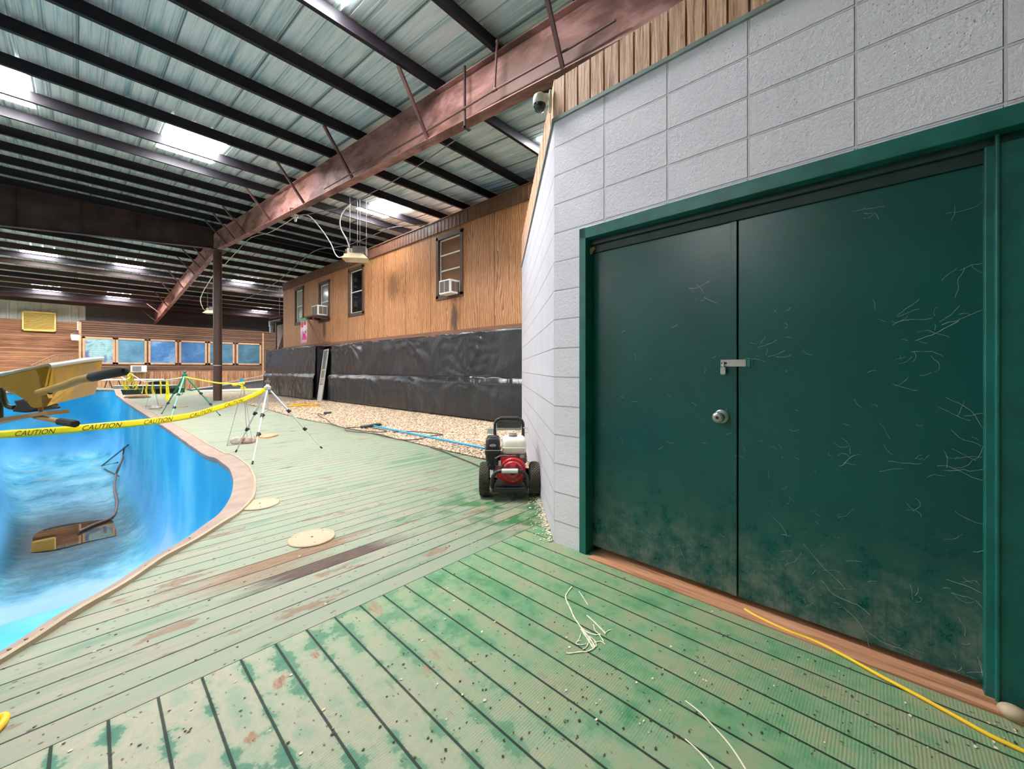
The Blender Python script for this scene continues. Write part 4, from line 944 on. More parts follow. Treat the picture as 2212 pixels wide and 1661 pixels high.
hose('white_pipe',[onX(932,500,6.38),onX(931,486,6.38),onX(930,485,6.3),onX(871,489,5.4)],.014,MAT['offwhite'],'short white pipe elbowing off the fascia of the plywood building','pipe',rom=2)
hose('thin_pipe',[onX(871,489,5.4),onX(838,494,5.4),onX(752,530,5.2),onX(690,538,5.1),onX(660,556,5.1),onX(618,593,5.1),onX(580,621,5.1),onX(520,651,5.1)],.010,MAT['heatbox'],'thin grey pipe crossing under the roof behind the nearer hanging heater','pipe',rom=2)
hose('roof_cable',[onX(466,585,3.95),onX(448,615,4.0),onX(438,632,4.1),onX(433,650,4.2),at(440,668,22.4),at(448,672,22.5)],.016,MAT['offwhite'],'pale cable looping down to the far hanging heater by the round post','cable')
# ================================================================== deck fittings
for k,(px,py,r,lab) in enumerate(((674,1163,.155,'round cream skimmer lid on the deck beside the rotted boards'),(561,1090,.158,'round cream skimmer lid on the deck close to the pool coping'))):
    p=gp(px,py); t=thing('skimmer_lid',lab,'lid',p,0,'round skimmer lids'); T=Matrix.Translation(p)
    obj('cover',MB().lathe([(.0,.012),(r-.03,.012),(r-.027,.0105),(r-.022,.0105),(r-.019,.013),(r-.006,.012),(r,.007),(r,.001)],T,48),MAT['lid'],t,smooth=25)
    mb=MB().lathe([(.008,.0115),(.008,.0135),(.0,.0135)],T,10,False)
    obj('finger_hole',mb,MAT['flake_dark'],t)
    for a in (.5,2.4,4.5): obj('screw',MB().lathe([(.005,.0118),(.004,.0138),(.0,.014)],Matrix.Translation(p+Vector((math.cos(a)*r*.72,math.sin(a)*r*.72,0))),8,False),MAT['rockbrown'],t)
# yellow cord from under the door
cp=[(1608,1316),(1640,1334),(1700,1362),(1760,1385),(1830,1420),(1900,1459),(1980,1501),(2060,1545),(2140,1589),(2212,1623),(2330,1680)]
tag(obj('extension_cord',MB().tube(cat_rom([gp(x,y,.007) for x,y in cp],6),.0068,10),MAT['cord'],smooth=True),'bright yellow cord coming out from under the green double doors','cord')
tag(obj('extension_cord',MB().tube(cat_rom([gp(x,y,.012) for x,y in ((-60,1640),(-10,1580),(6,1562),(11,1548),(-6,1552),(-70,1600))],6),[.012]*31,10),MAT['cord'],smooth=True),'loop of thick yellow cord at the lower left edge of the photo','cord')
# coil of cord on the gravel
mb=MB(); cc=gp(655,876,.03); 
for k in range(9):
    pts=[]; r=.5-.03*k+.03*random.random()
    for j in range(28):
        t=2*math.pi*j/28; pts.append(cc+RGT*(r*1.0*math.cos(t)+.05*math.sin(k*3))+FWD*(r*.7*math.sin(t)+.05*math.cos(k*2))+Vector((0,0,.012*k*.5+.012*math.sin(3*t+k))))
    mb.tube(pts,.011,7,closed=True)
tag(obj('coiled_cord',mb,MAT['cordold'],smooth=True),'coil of dull yellow cord lying on the gravel in front of the screen door','cord')
# dark pressure hose
hp=[(712,889),(700,896),(687,893),(690,899),(706,906),(716,915),(740,923),(770,929),(812,933),(835,932),(826,928),(790,923),(752,924),(746,929),(760,932),(820,938),(860,949),(900,949),(935,941),(957,939),(940,936),(890,932),(850,933)]
t=thing('pressure_hose','thin dark hose looping over the gravel edge behind the pressure washer','hose',gp(840,940))
obj('hose_line',MB().tube(cat_rom([gp(x,y,.034) for x,y in hp],6),.0095,8),MAT['hose'],t,smooth=True)
obj('hose_line',MB().tube(cat_rom([gp(x,y,.014) for x,y in ((930,966),(958,975),(990,988),(1020,1000),(1040,1008),(1052,1003))],6),.0085,8),MAT['hose'],t,smooth=True)
obj('spray_gun',MB().tube([gp(700,892,.05),gp(716,891,.06)],[.03,.022],10),MAT['black'],t,smooth=True)
# brush with a blue pole
a=gp(808,920,.05); b=gp(1048,968,.04); t=thing('pool_brush','long blue pole brush lying on the gravel edge','brush',(a+b)/2)
obj('pole',MB().tube([a,b],.0165,12),MAT['bluepole'],t,smooth=True)
p,q=gp(781,923,.04),gp(820,916,.05); d=(q-p).normalized(); n=Vector((-d.y,d.x,0))
obj('brush_head',MB().bar(p,q,.12,.05),MAT['black'],t,bevel=.015); obj('bristles',MB().bar(p-n*.02-Vector((0,0,.018)),q-n*.02-Vector((0,0,.018)),.1,.03),MAT['rubber'],t)
# rocks
def rock(p,s,mat,label,seed):
    bm=bmesh.new(); bmesh.ops.create_icosphere(bm,subdivisions=3,radius=1.); mnoise.seed_set(seed)
    m=MB(); vs=[]
    for v in bm.verts:
        k=1+.28*mnoise.noise(v.co*1.3+Vector((seed,0,0)))+.1*mnoise.noise(v.co*3.); w=Vector((v.co.x*s[0],v.co.y*s[1],v.co.z*s[2]))*k; w.z=max(w.z,-s[2]*.55); vs.append(Vector((p.x,p.y,s[2]*.55+.001))+w)
    bm.verts.index_update(); m.add(vs,[tuple(v.index for v in f.verts) for f in bm.faces]); bm.free()
    return tag(obj('rock',m,mat,smooth=60),label,'rock')
rock(gp(511,958),(.085,.06,.07),MAT['rock'],'pale grey rock at the left of the three under the silver tripod',3)
rock(gp(526,957),(.055,.05,.06),MAT['rockbrown'],'brown rock in the middle of the three under the silver tripod',5)
rock(gp(539,956.5),(.085,.06,.06),MAT['rockred'],'pinkish rock at the right of the three under the silver tripod',9)
rock(gp(335,883),(.13,.09,.07),MAT['rock'],'whitish rock on the deck left of the green tripod',12)
rock(gp(344,882),(.08,.07,.06),MAT['rockred'],'small pinkish rock touching the whitish rock by the green tripod',14)
rock(gp(297,859.5),(.42,.25,.09),MAT['rockbrown'],'flat dark lump on the deck at the far end of the pool',17)
# orange plate on the deck
pts=[gp(*q,.0) for q in ((548,944.5),(575,939.5),(600,938.5),(601,940.5),(584,946),(572,947.5))]
t=tag(obj('orange_plate',MB().prism(pts,(0,0,.02)),MAT['orange']),'flat orange plate lying on the deck under the silver tripod','plate')
ip=[gp(*q,.021) for q in ((568,942.2),(590,940.2),(594,941),(574,944.6))]; obj('plate_inset',MB().prism(ip,(0,0,.004)),MAT['lid'],t)
for k,(x0,y0,x1,y1,lab) in enumerate(((313,876.5,362,874.5,'thin pale plank lying on the deck beyond the whitish rock'),(385,878.6,404,878.2,'short pale plank lying on the deck behind the green tripod'))):
    tag(obj('plank',MB().bar(gp(x0,y0,.015),gp(x1,y1,.015),.09,.02),MAT['lid']),lab,'plank')
# wire stands that held the tape
def wire(name,base,top,label,r=.0035):
    t=thing(name,label,'wire stand',base[0],0,'wire tape stands')
    obj('base_loop',MB().tube(base+[base[0]],r,6),MAT['heatbox'],t)
    for b in (base[0],base[1],base[2]): obj('upright',MB().tube([b,top],r,6),MAT['heatbox'],t)
    return t
tp1=at(526,829,6.9)
w1=wire('wire_stand',[gp(490,962.5,.004),gp(545,957.5,.004),gp(534,946.5,.004),gp(503,949,.004)],tp1,'thin wire stand weighted with three rocks by the silver tripod')
obj('blue_clip',MB().cbox(tp1+Vector((-.03,0,.06)),(.05,.04,.06)),MAT['bluepole'],w1,bevel=.01)
tp2=at(330,823,12.6); wire('wire_stand',[gp(314,884,.004),gp(345,886,.004),gp(342,879,.004)],tp2,'thin wire stand behind the whitish rock, left of the green tripod')
tp3=at(284,810,16.); wire('wire_stand',[gp(271,860.5,.004),gp(312,861,.004),gp(308,856.5,.004)],tp3,'thin wire stand at the pool end, behind the yellow tape streamers')
# tripods
def tripod(label,apex,feet,joints,cols,mid,r0,crank,nm='tripod'):
    t=thing(nm,label,'tripod',Vector((apex.x,apex.y,0)))
    for f,js,col in zip(feet,joints,cols):
        top=apex+(f-apex).normalized()*.06; segs=[top]+[top.lerp(f,j) for j in js]+[f+(apex-f).normalized()*.04]; m=MB()
        for k in range(len(segs)-1): m.tube([segs[k],segs[k+1]],r0*(1,.74,.52)[k],10)
        lg=obj('leg',m,col,t,smooth=True)
        for k,j in enumerate(js):
            p=top.lerp(f,j); d=(f-apex).normalized(); obj('leg_clamp',MB().tube([p-d*.025,p+d*.025],r0*1.5,8).cbox(p+RGT*r0*1.5,(r0*1.6,r0*1.6,r0*1.8)),MAT['black'],lg)
        obj('rubber_foot',MB().tube([f+(apex-f).normalized()*.045,f+Vector((0,0,.004))],r0*.8,8),MAT['rubber'],lg)
    d=Vector((0,0,1)); T=Matrix.Translation(apex)
    obj('hub',MB().lathe([(r0*2.4,-.03),(r0*3,-.01),(r0*3,.015),(r0*1.6,.03),(r0*1.2,.05)],T,16),mid,t,smooth=30)
    obj('head_plate',MB().lathe([(r0*1.2,.05),(r0*1.2,.07),(r0*2.3,.075),(r0*2.3,.1),(r0*.8,.105),(r0*.8,.135),(.0,.136)],T,16),MAT['heatbox'],t,smooth=30)
    obj('centre_column',MB().tube([apex+Vector((0,0,-.03)),apex+Vector((0,0,-crank))],r0*.75,10),mid,t,smooth=True)
    e=apex+Vector((0,0,-crank)); obj('crank_handle',MB().tube(cat_rom([e,e-RGT*.08-Vector((0,0,.05)),e-RGT*.05-Vector((0,0,.11)),e-RGT*.09-Vector((0,0,.15))],5),r0*.45,8),mid,t,smooth=True)
    return t
AS=at(578,837,5.75)
tripod('silver aluminium tripod on the deck with caution tape tied to it',AS,[gp(545,1003),gp(509,977),gp(696,969)],[(.36,.62)]*2+[(.34,.65)],[MAT['alu']]*3,MAT['alu'],.0145,.33)
AG=at(399,810,10.0)
tripod('green tripod standing on the deck beside the pool coping',AG,[gp(349,894),gp(366,911.5),gp(476,898)],[(.42,.7)]*3,[MAT['green'],MAT['greenlite'],MAT['green']],MAT['green'],.019,.36)
# ---------------------------------------------------------------- caution tape
def text_mesh(s,size,italic=0.):
    cu=bpy.data.curves.new('t','FONT'); cu.body=s; cu.size=size; cu.align_x='LEFT'; cu.shear=italic; cu.resolution_u=3
    o=bpy.data.objects.new('t',cu); COL.objects.link(o); dg=bpy.context.evaluated_depsgraph_get(); me=o.evaluated_get(dg).to_mesh()
    vs=[v.co.copy() for v in me.vertices]; fs=[tuple(p.vertices) for p in me.polygons]; o.to_mesh_clear(); bpy.data.objects.remove(o); bpy.data.curves.remove(cu); return vs,fs
TXT=text_mesh('CAUTION',.062,.25)
TW=max(v.x for v in TXT[0]); TH0=min(v.y for v in TXT[0]); TH1=max(v.y for v in TXT[0])
def ribbon(pts,wdir,width,name,label,text=True,gap=.26,start=.1,group=None,flip=False,rom=10):
    P=cat_rom(pts,rom); n=len(P); ac=[0.]
    for i in range(1,n): ac.append(ac[-1]+(P[i]-P[i-1]).length)
    def wd(i): 
        f=ac[i]/ac[-1]; w=wdir(f) if callable(wdir) else Vector(wdir); return w.normalized()*(width(f) if callable(width) else width)
    m=MB(); vs=[]
    for i in range(n):
        w=wd(i)/2; tg=(P[min(n-1,i+1)]-P[max(0,i-1)]).normalized(); nn_=tg.cross(w.normalized())
        vs+=[P[i]-w,P[i]-w*.4+nn_*.002,P[i]+w*.4+nn_*.002,P[i]+w]
    m.add(vs,[(i*4+k,i*4+k+1,i*4+k+5,i*4+k+4) for i in range(n-1) for k in range(3)])
    o=tag(obj(name,m,MAT['tape'],smooth=True,solid=.0012),label,'tape',group)
    if text:
        L_=ac[-1]; s=start; T=MB()
        def ev(q,yv,off):
            q=max(0,min(L_-1e-4,q)); i=max(k for k in range(n) if ac[k]<=q); i=min(i,n-2); f=(q-ac[i])/(ac[i+1]-ac[i]); w=wd(i).lerp(wd(i+1),f); tg=(P[i+1]-P[i]).normalized(); nn_=tg.cross(w.normalized())
            if nn_.dot(EYE-P[i])<0: nn_=-nn_
            return P[i].lerp(P[i+1],f)+w*yv+nn_*off
        while s+TW<L_:
            T=MB(); T.add([ev(s+v.x,((v.y-TH0)/(TH1-TH0)-.5)*.66,.0035) for v in TXT[0]],TXT[1]); s+=TW+gap; obj('lettering',T,MAT['tapetext'],o)
        
    return o
mp=[(573,840,5.72),(560,848,5.62),(521,865,5.35),(460,884,4.95),(421,896,4.72),(350,907.5,4.4),(289,914.3,4.15),(200,922.5,3.9),(145,928.5,3.78),(60,935,3.68),(0,939,3.62),(-120,950,3.55),(-300,985,3.5),(-560,1075,3.5)]
mpts=[at(*q) for q in mp][::-1]; 
ribbon(mpts,lambda f:UP*.97+FWD*.12,.072,'caution_tape','long yellow tape printed CAUTION stretched across the pool from the silver tripod',gap=.17,start=.05)
g0=AG+Vector((0,0,-.05))
ribbon([g0,at(430,820,9.6),at(470,827,8.7),at(505,829,7.6),tp1+Vector((0,0,-.03))],(0,.5,.5),.04,'caution_tape','twisted yellow tape from the green tripod to the rock-weighted wire stand',text=False)
ribbon([tp1+Vector((0,0,-.04)),at(520,833,6.9),at(526,842,6.9),at(545,843,6.5),at(566,844,5.9),AS+Vector((0,0,-.06))],(0,.3,.8),.03,'caution_tape','short slack yellow tape between the wire stand and the silver tripod',text=False)
for px,py in ((507,831),(523,828),(525,838)): obj('tape_knot',MB().ball(at(px,py,7.),(.045,.045,.03),10,6),MAT['tape'],w1,smooth=True)
lp_=[g0,at(380,818,10.6),at(361,820.5,11.4),at(345,821,12.0),at(330,823.5,12.6),at(315,824.5,13.2),at(305,822,14.),at(295,815,15.2),tp3,at(276,820,15.8),at(262,814,16.5)]
tag(obj('tape_line',MB().tube(cat_rom(lp_,5),.016,8),MAT['string'],smooth=True),'pale twisted line from the green tripod to the wire stands, hung with yellow streamers','line')
STR=[(361,819,865,11.4,9,1,'the broadest streamer, right next to the green tripod'),(346,821,853,12.,7,1,'streamer, second from the green tripod'),(330,823,851,12.6,6,1,'streamer hanging above the whitish rock'),(317,826,854,13.2,5,1,'streamer in the middle of the hanging row'),(308,831,850,13.5,4,0,'narrow plain streamer in the hanging row'),(294,823,842,15.,5,0,'streamer third from the tied bundle'),(288,824,837,15.3,5,0,'streamer second from the tied bundle'),(277,822,842,15.8,8,1,'wide streamer below the tied bundle'),(271,821,842,16.,6,0,'streamer at the left of the tied bundle'),(264,818,831,16.4,4,0,'short streamer at the far left end of the line')]
for k,(px,y0,y1,d,w,tx,lab) in enumerate(STR):
    pts=[at(px,y0,d),at(px+1.2*math.sin(k*2),y0+(y1-y0)*.3,d),at(px+1.5*math.sin(k*1.3+1),y0+(y1-y0)*.65,d),at(px+2*math.sin(k),y1,d)]
    ww=w*d/F*.9
    ribbon(pts,lambda f,k=k:(RGT+FWD*.4*math.sin(k*2.3+f*3)),lambda f,ww=ww:ww*(.45+.55*f),'caution_tape','yellow tape '+lab,text=bool(tx),gap=.05,start=.25*(y1-y0)*d/F,group='yellow tape streamers',rom=6)
obj('tape_bundle',MB().ball(at(282,812,16.),(.1,.1,.12),12,8).ball(at(281,820,16.),(.12,.1,.1),12,8),MAT['tape'],bpy.data.objects['tape_line'],smooth=True)
# hose and poles in the drained pool
hp=[at(268,967,14.5),at(266,985,14.6),gp(259,1004,-2.1),gp(251,1024,-2.4),gp(248,1040,-2.52),gp(248,1062,-2.64),gp(252,1078,-2.68),gp(252,1094,-2.74),gp(246,1112,-2.74),gp(232,1122,-2.74),gp(205,1132,-2.74),gp(170,1148,-2.74)]
tag(obj('drain_hose',MB().tube(cat_rom(hp,6),.032,10),simple('brown_hose',c(128,92,84),.5),smooth=True),'brown drain hose snaking over the pool floor into the puddle','hose')
t=thing('bent_pole','thin dark bent pole propped in the corner of the pool wall','pole',gp(220,1006,-2.72))
obj('pole_rods',MB().tube([at(277,961,13.2),gp(220,1006,-2.7),gp(254,999,-2.2)],.024,8),MAT['black'],t)
obj('pole_shadow_rod',MB().tube([gp(226,1013,-2.7),gp(272,1036,-2.5)],.022,8),MAT['hose'],t)
# debris: flakes and fibres
def flakes(n,mat,name,label,big):
    m=MB()
    for _ in range(n):
        px=random.uniform(0,2212); py=1100+540*random.random()**.7; p=gp(px,py,.0015); q=MDi@p
        if q.x>2.17 or inside(p.x,p.y,OUT) or (px<900 and random.random()<.6): continue
        s=random.uniform(.0022,big); a=random.random()*6.3; k=random.randint(4,6)
        vs=[(p.x+s*math.cos(a+2*math.pi*j/k)*random.uniform(.6,1.5),p.y+s*math.sin(a+2*math.pi*j/k)*random.uniform(.4,1.),.0015+random.uniform(0,.002)) for j in range(k)]
        m.prism([Vector(v) for v in vs],(0,0,.0012))
    return tag(obj(name,m,mat,keep=True),label,'debris',kind='stuff')
flakes(520,MAT['flake_dark'],'leaf_flakes','dark leaf crumbs scattered over the near green deck boards',.006)
flakes(170,MAT['flake_pale'],'paint_chips','pale paint chips scattered over the near green deck boards',.007)
# chips heaped at the foot of the corner wall
m=MB()
for _ in range(420):
    x=random.random()*1.1; y=abs(random.gauss(0,.03))+.004+(.12*random.random() if random.random()<.2 else 0); s=random.uniform(.004,.010); p=MC@Vector((x,y,.003+random.random()*.006*(1 if y<.04 else 0))); a=random.random()*6
    m.prism([p+Vector((s*math.cos(a+j*1.57),s*math.sin(a+j*1.57)*.7,0)) for j in range(4)],(0,0,.003))
tag(obj('paint_crumbs',m,MAT['flake_pale'],keep=True),'heap of pale paint crumbs along the foot of the white corner wall','debris',kind='stuff')
# frayed strings on the deck
t=thing('frayed_string','tangle of frayed off-white string on the green deck before the doors','string',gp(1268,1380))
Z=lambda q:(1180+q[0]/6.388,1180+q[1]/6.388)
def strand(pts,r): 
    ps=cat_rom([gp(*Z(q),.003) for q in pts],5); return ps
main=[[(355,555),(290,640),(268,695),(290,770),(335,860),(380,970),(440,1060),(490,1130),(560,1220),(640,1330),(660,1400),(560,1450),(480,1455),(330,1475),(280,1470)],
 [(490,1130),(580,1190),(680,1220),(745,1210)],[(480,1140),(540,1230),(600,1320),(640,1390)],[(560,950),(650,1030),(720,1100),(790,1170),(820,1210)],[(820,1190),(860,1160),(905,1150)],
 [(600,1280),(560,1380),(500,1420)],[(480,1300),(440,1310),(410,1340),(480,1360),(560,1340)],[(660,1330),(750,1310),(815,1350)],[(650,1080),(670,1150),(700,1190)],[(700,1180),(760,1260),(790,1310)],[(590,1240),(660,1290),(690,1370),(640,1400)],[(450,620),(500,690),(575,810)],[(480,1200),(460,1270),(430,1310)]]
for k,s_ in enumerate(main):
    ps=strand(s_,0); rr=[(.0042 if k<4 else .0026)*(.55+.5*abs(math.sin(i*.7+k))) for i in range(len(ps))]; obj('strand',MB().tube(ps,rr,6,flat=.6),MAT['string'],t)
for pts,lab in ((((1480,1513),(1510,1536),(1534,1561),(1565,1595),(1590,1628),(1622,1680)),'long white string across the near deck, further from the doors'),(((1480,1596),(1505,1618),(1530,1645),(1550,1672)),'short white string at the bottom edge of the photo')):
    tag(obj('white_string',MB().tube(cat_rom([gp(x,y,.002) for x,y in pts],5),.0028,6,flat=.5),MAT['string']),lab,'string')
# cobwebs on the doors
m=MB(); xw=dx0-.003
def web(px,py,ln,ang,curl,r=.0006,br=0):
    p=MD@Vector((xw,0,0)); q=MDi@onXD(px,py,xw); y,z=q.y,q.z; pts=[]; a=ang
    for k in range(9): pts.append((xw-.001-.003*random.random(),y,z)); y-=math.cos(a)*ln/8; z+=math.sin(a)*ln/8; a+=curl/8+random.gauss(0,.22)
    rs=[r*(.5+random.random()) for _ in pts]; m.tube([MD@Vector(v) for v in pts],rs,4)
    if br and random.random()<.6:
        v=random.choice(pts[2:7]); q2=MD@Vector(v); d=(q2-EYE).dot(FWD); r2=(q2-EYE).dot(RGT); web(CX+r2/d*F,HZ-(q2.z-H)/d*F,ln*.5,a+random.choice((-1,1))*.9,random.gauss(0,1.2),r*.7,br-1)
for px,py,ln,ang,cu in ((1505,620,.12,-.3,.8),(1540,640,.08,-.8,.4),(1880,450,.09,.3,-.4),(1895,455,.07,-.4,.3),(2080,455,.1,.1,.2),(2090,470,.06,1.,.4),(2110,580,.1,.35,.1),(1960,700,.12,.6,-.5),(1970,680,.09,.9,-.4),(2010,735,.14,.45,.1),(2070,700,.16,.5,.4),(2000,760,.1,.2,.2),(2100,640,.12,1.4,.3),(2060,880,.1,-.5,.5),(2080,860,.16,-.6,.4),(2120,900,.14,.1,-.4),(2090,930,.1,-.9,.6),(2060,1010,.2,.2,.15),(2075,1020,.14,.12,.1),(2100,1015,.16,.32,.2),(1680,770,.08,.2,.1),(1660,750,.09,.45,.2),(1630,775,.1,.3,-.2),(1700,770,.06,-.3,.3),(1960,830,.08,-.4,.8),(2150,1430,.1,-1.3,.2),(2155,1440,.08,-1.1,.3),(1760,1180,.22,-.85,.05),(1800,1260,.2,-.8,.1),(1850,1320,.18,-.7,.1),(1690,1120,.1,-.5,.2),(1900,1370,.15,-.6,.3),(2080,1260,.14,-.1,.1),(2090,1290,.12,.1,.2),(2140,1200,.1,.3,.2),(1840,1010,.1,.4,.2),(1950,1000,.1,.2,-.3),(2100,1110,.1,-.8,.2),(1330,1190,.1,-1.1,.1),(1400,1150,.09,-.6,.1),(1480,1180,.08,-.9,.1)):
    web(px,py,ln,ang,cu,.00042,2)
for _ in range(170):
    px=random.uniform(1310,2150); py=random.uniform(640,1480)
    if py>1195+.376*(px-1285)-20 or (px<1640 and random.random()<.5): continue
    web(px,py,random.uniform(.01,.05)*(1.6 if px>1800 else 1),random.uniform(-1.2,1.2),random.gauss(0,1),.00028)
tag(obj('cobwebs',m,MAT['web'],keep=True),'wispy pale cobwebs clinging to the green double doors','cobweb',kind='stuff')
nst=MDi@onXD(1283,540,XD+.04); m=MB(MD)
m.ball((XD+.05,nst.y-.012,nst.z),(.014,.02,.022),10,7); m.ball((XD+.052,nst.y-.03,nst.z+.012),(.01,.016,.014),8,6)
tag(obj('insect_nest',m,MAT['rockbrown'],smooth=True),'small tan insect nest in the top left corner of the door frame','nest')
p=gp(2187,1552); m=MB().ball(p+Vector((0,0,.022)),(.032,.036,.024),14,9)
tag(obj('pale_stone',m,MAT['lid'],smooth=True),'pale round stone at the foot of the right door jamb','stone')
# ================================================================== pressure washer
PB=gp(1101,1080); PM=Matrix.Translation(PB)@Matrix.Rotation(-TH+.02,4,'Z')   # local x = right, y = away, z = up
pw=thing('pressure_washer','red and black petrol pressure washer on two wheels beside the white corner wall','pressure washer',M=PM)
def bx(a,b): return MB(PM).box(a,b)
# wheels
for sx in (-1,1):
    T=PM@Matrix.Translation((sx*.243,.16,.157))@Matrix.Rotation(math.pi/2,4,'Y'); R=.157
    prof=[(.075,-.040),(.10,-.046),(.128,-.048),(.145,-.045),(.153,-.034),(R-.001,-.012),(R-.001,.012),(.153,.034),(.145,.045),(.128,.048),(.10,.046),(.075,.040)]
    wh=obj('wheel',MB().lathe(prof,T,40,True),MAT['tyre'],pw,smooth=30)
    kn=MB(T)
    for row in range(-3,4):
        h=row*.0125; rr=.158 if abs(row)<2 else (.156 if abs(row)==2 else .150)
        for j in range(36):
            t=2*math.pi*(j+(.5 if row%2 else 0))/36; kn.cbox((rr*math.cos(t),rr*math.sin(t),h),(.010,.020,.0095),Matrix.Rotation(t,3,'Z'))
    obj('tread_blocks',kn,MAT['tyre'],wh)
    obj('rim',MB().lathe([(.0,-.034),(.03,-.04),(.03,-.03),(.07,-.03),(.074,-.038),(.074,.038),(.07,.03),(.03,.03),(.03,.04),(.0,.034)],T,24,False),MAT['offwhite'],wh,smooth=30)
obj('axle',MB(PM).cyl((-.25,.16,.157),(.25,.16,.157),.011,n=12),MAT['black'],pw)
# tube frame: bumper, rails, upright handle
FR=MAT['black']; tr=.0165
bump=cat_rom([(-.165,.22,.10),(-.165,.02,.115),(-.168,-.035,.15),(-.165,-.05,.20),(-.145,-.055,.255),(-.10,-.06,.285),(.0,-.062,.288),(.10,-.06,.285),(.145,-.055,.255),(.165,-.05,.20),(.168,-.035,.15),(.165,.02,.115),(.165,.22,.10)],5)
fr=obj('front_bumper',MB(PM).tube(bump,tr,12),FR,pw,smooth=True)
obj('bumper_grip',MB(PM).tube([(-.075,-.0625,.288),(.075,-.0625,.288)],.021,14),simple('pale_green_grip',c(196,206,194),.45),fr,smooth=True)
hd=cat_rom([(-.15,.22,.10),(-.15,.34,.16),(-.15,.44,.30),(-.15,.50,.48),(-.15,.515,.60),(-.145,.52,.655),(-.11,.525,.69),(.0,.525,.695),(.11,.525,.69),(.145,.52,.655),(.15,.515,.60),(.15,.50,.48),(.15,.44,.30),(.15,.34,.16),(.15,.22,.10)],5)
hn=obj('handle',MB(PM).tube(hd,tr,12),FR,pw,smooth=True)
obj('handle_pad',MB(PM).tube([(-.10,.522,.70),(.10,.522,.70)],.021,12),MAT['rubber'],hn,smooth=True)
obj('cross_rod',MB(PM).tube([(-.15,.515,.585),(.15,.515,.585)],.013,12),MAT['alu'],hn,smooth=True)
obj('name_plate',MB(PM).box((-.13,.498,.60),(.13,.503,.66)),simple('dark_control_plate',c(58,62,58),.5),hn)
obj('gun_hook',MB(PM).tube(cat_rom([(.15,.5,.60),(.19,.5,.60),(.205,.49,.575),(.19,.48,.555),(.165,.48,.56)],5),.006,8),MAT['alu'],hn,smooth=True)
obj('gun_holder',MB(PM).box((-.235,.49,.54),(-.165,.5,.60)),simple('clear_holder',c(206,206,204),.3),hn,bevel=.006)
obj('base_plate',MB(PM).box((-.165,-.03,.085),(.165,.36,.105)).box((-.155,-.045,.09),(.155,-.025,.125)),FR,pw,bevel=.004)
obj('foot',MB(PM).cyl((.03,.0,.0),(.03,.0,.09),.017,.02,n=12),MAT['rubber'],pw)
# engine
en=obj('engine_block',MB(PM).box((-.12,.06,.105),(.12,.30,.26)).box((-.15,.08,.20),(-.02,.28,.34)).box((-.10,.09,.26),(.10,.29,.40)),MAT['heatbox'],pw,bevel=.012)
mb=MB(PM)
for k in range(6): mb.box((-.155,.09,.215+k*.02),(-.02,.27,.222+k*.02))
obj('cooling_fins',mb,MAT['alu'],en)
T=PM@Matrix.Translation((.028,.075,.262))@Matrix.Rotation(math.pi/2,4,'X')     # local z points to the viewer
shr=MB(); shr.lathe([(.128,-.04),(.128,.02),(.122,.04),(.112,.05),(.10,.054),(.0,.054)],T,40,True)
sh=obj('engine_shroud',shr,MAT['red'],pw,smooth=30)
obj('shroud_body',MB(PM).prism([Vector((-.13,.05,.20)),Vector((-.02,.05,.135)),Vector((.10,.05,.15)),Vector((.15,.05,.26)),Vector((.13,.05,.36)),Vector((.02,.05,.395)),Vector((-.09,.05,.38)),Vector((-.11,.05,.30))],(0,.10,0)),MAT['red'],pw,bevel=.012)
rc=MB(T); rc.lathe([(.098,.054),(.098,.066),(.092,.074),(.074,.078),(.0,.08)],Matrix(),40,True); obj('recoil_cover',rc,MAT['redgrill'],sh,smooth=30)
sl=MB(T)
for j in range(40):
    a=2*math.pi*j/40
    if 1.25<a<1.9 : continue
    sl.cbox((.070*math.cos(a),.070*math.sin(a),.0775),(.030,.0042,.006),Matrix.Rotation(a,3,'Z'))
obj('vent_slots',sl,simple('slot_dark_red',c(70,14,18),.6),sh)
sl=MB(T)
for j in range(14):
    a=.35+ (math.pi-.7)*j/13; sl.cbox((.108*math.cos(a),.108*math.sin(a),.049),(.02,.009,.01),Matrix.Rotation(a,3,'Z'))
obj('rim_louvers',sl,simple('louver_dark_red',c(120,28,34),.5),sh)
obj('hub_cap',MB(T).lathe([(.03,.08),(.03,.085),(.024,.088),(.0,.088)],Matrix(),20,True),MAT['black'],sh,smooth=30)
for a in (.7,2.45,4.7): obj('bolt',MB(T@Matrix.Translation((.09*math.cos(a),.09*math.sin(a),.07))).lathe([(.006,0),(.006,.008),(.0,.009)],Matrix(),8,False),MAT['chrome'],sh)
obj('pull_grip',MB(PM).tube([(-.095,.005,.27),(-.06,.0,.335)],[.012,.009],8).tube([(-.115,-.0,.262),(-.06,-.005,.282)],.011,8),MAT['black'],pw,smooth=True)
obj('switch_plate',MB(PM).box((-.105,.035,.31),(-.082,.05,.36)),MAT['alu'],pw)
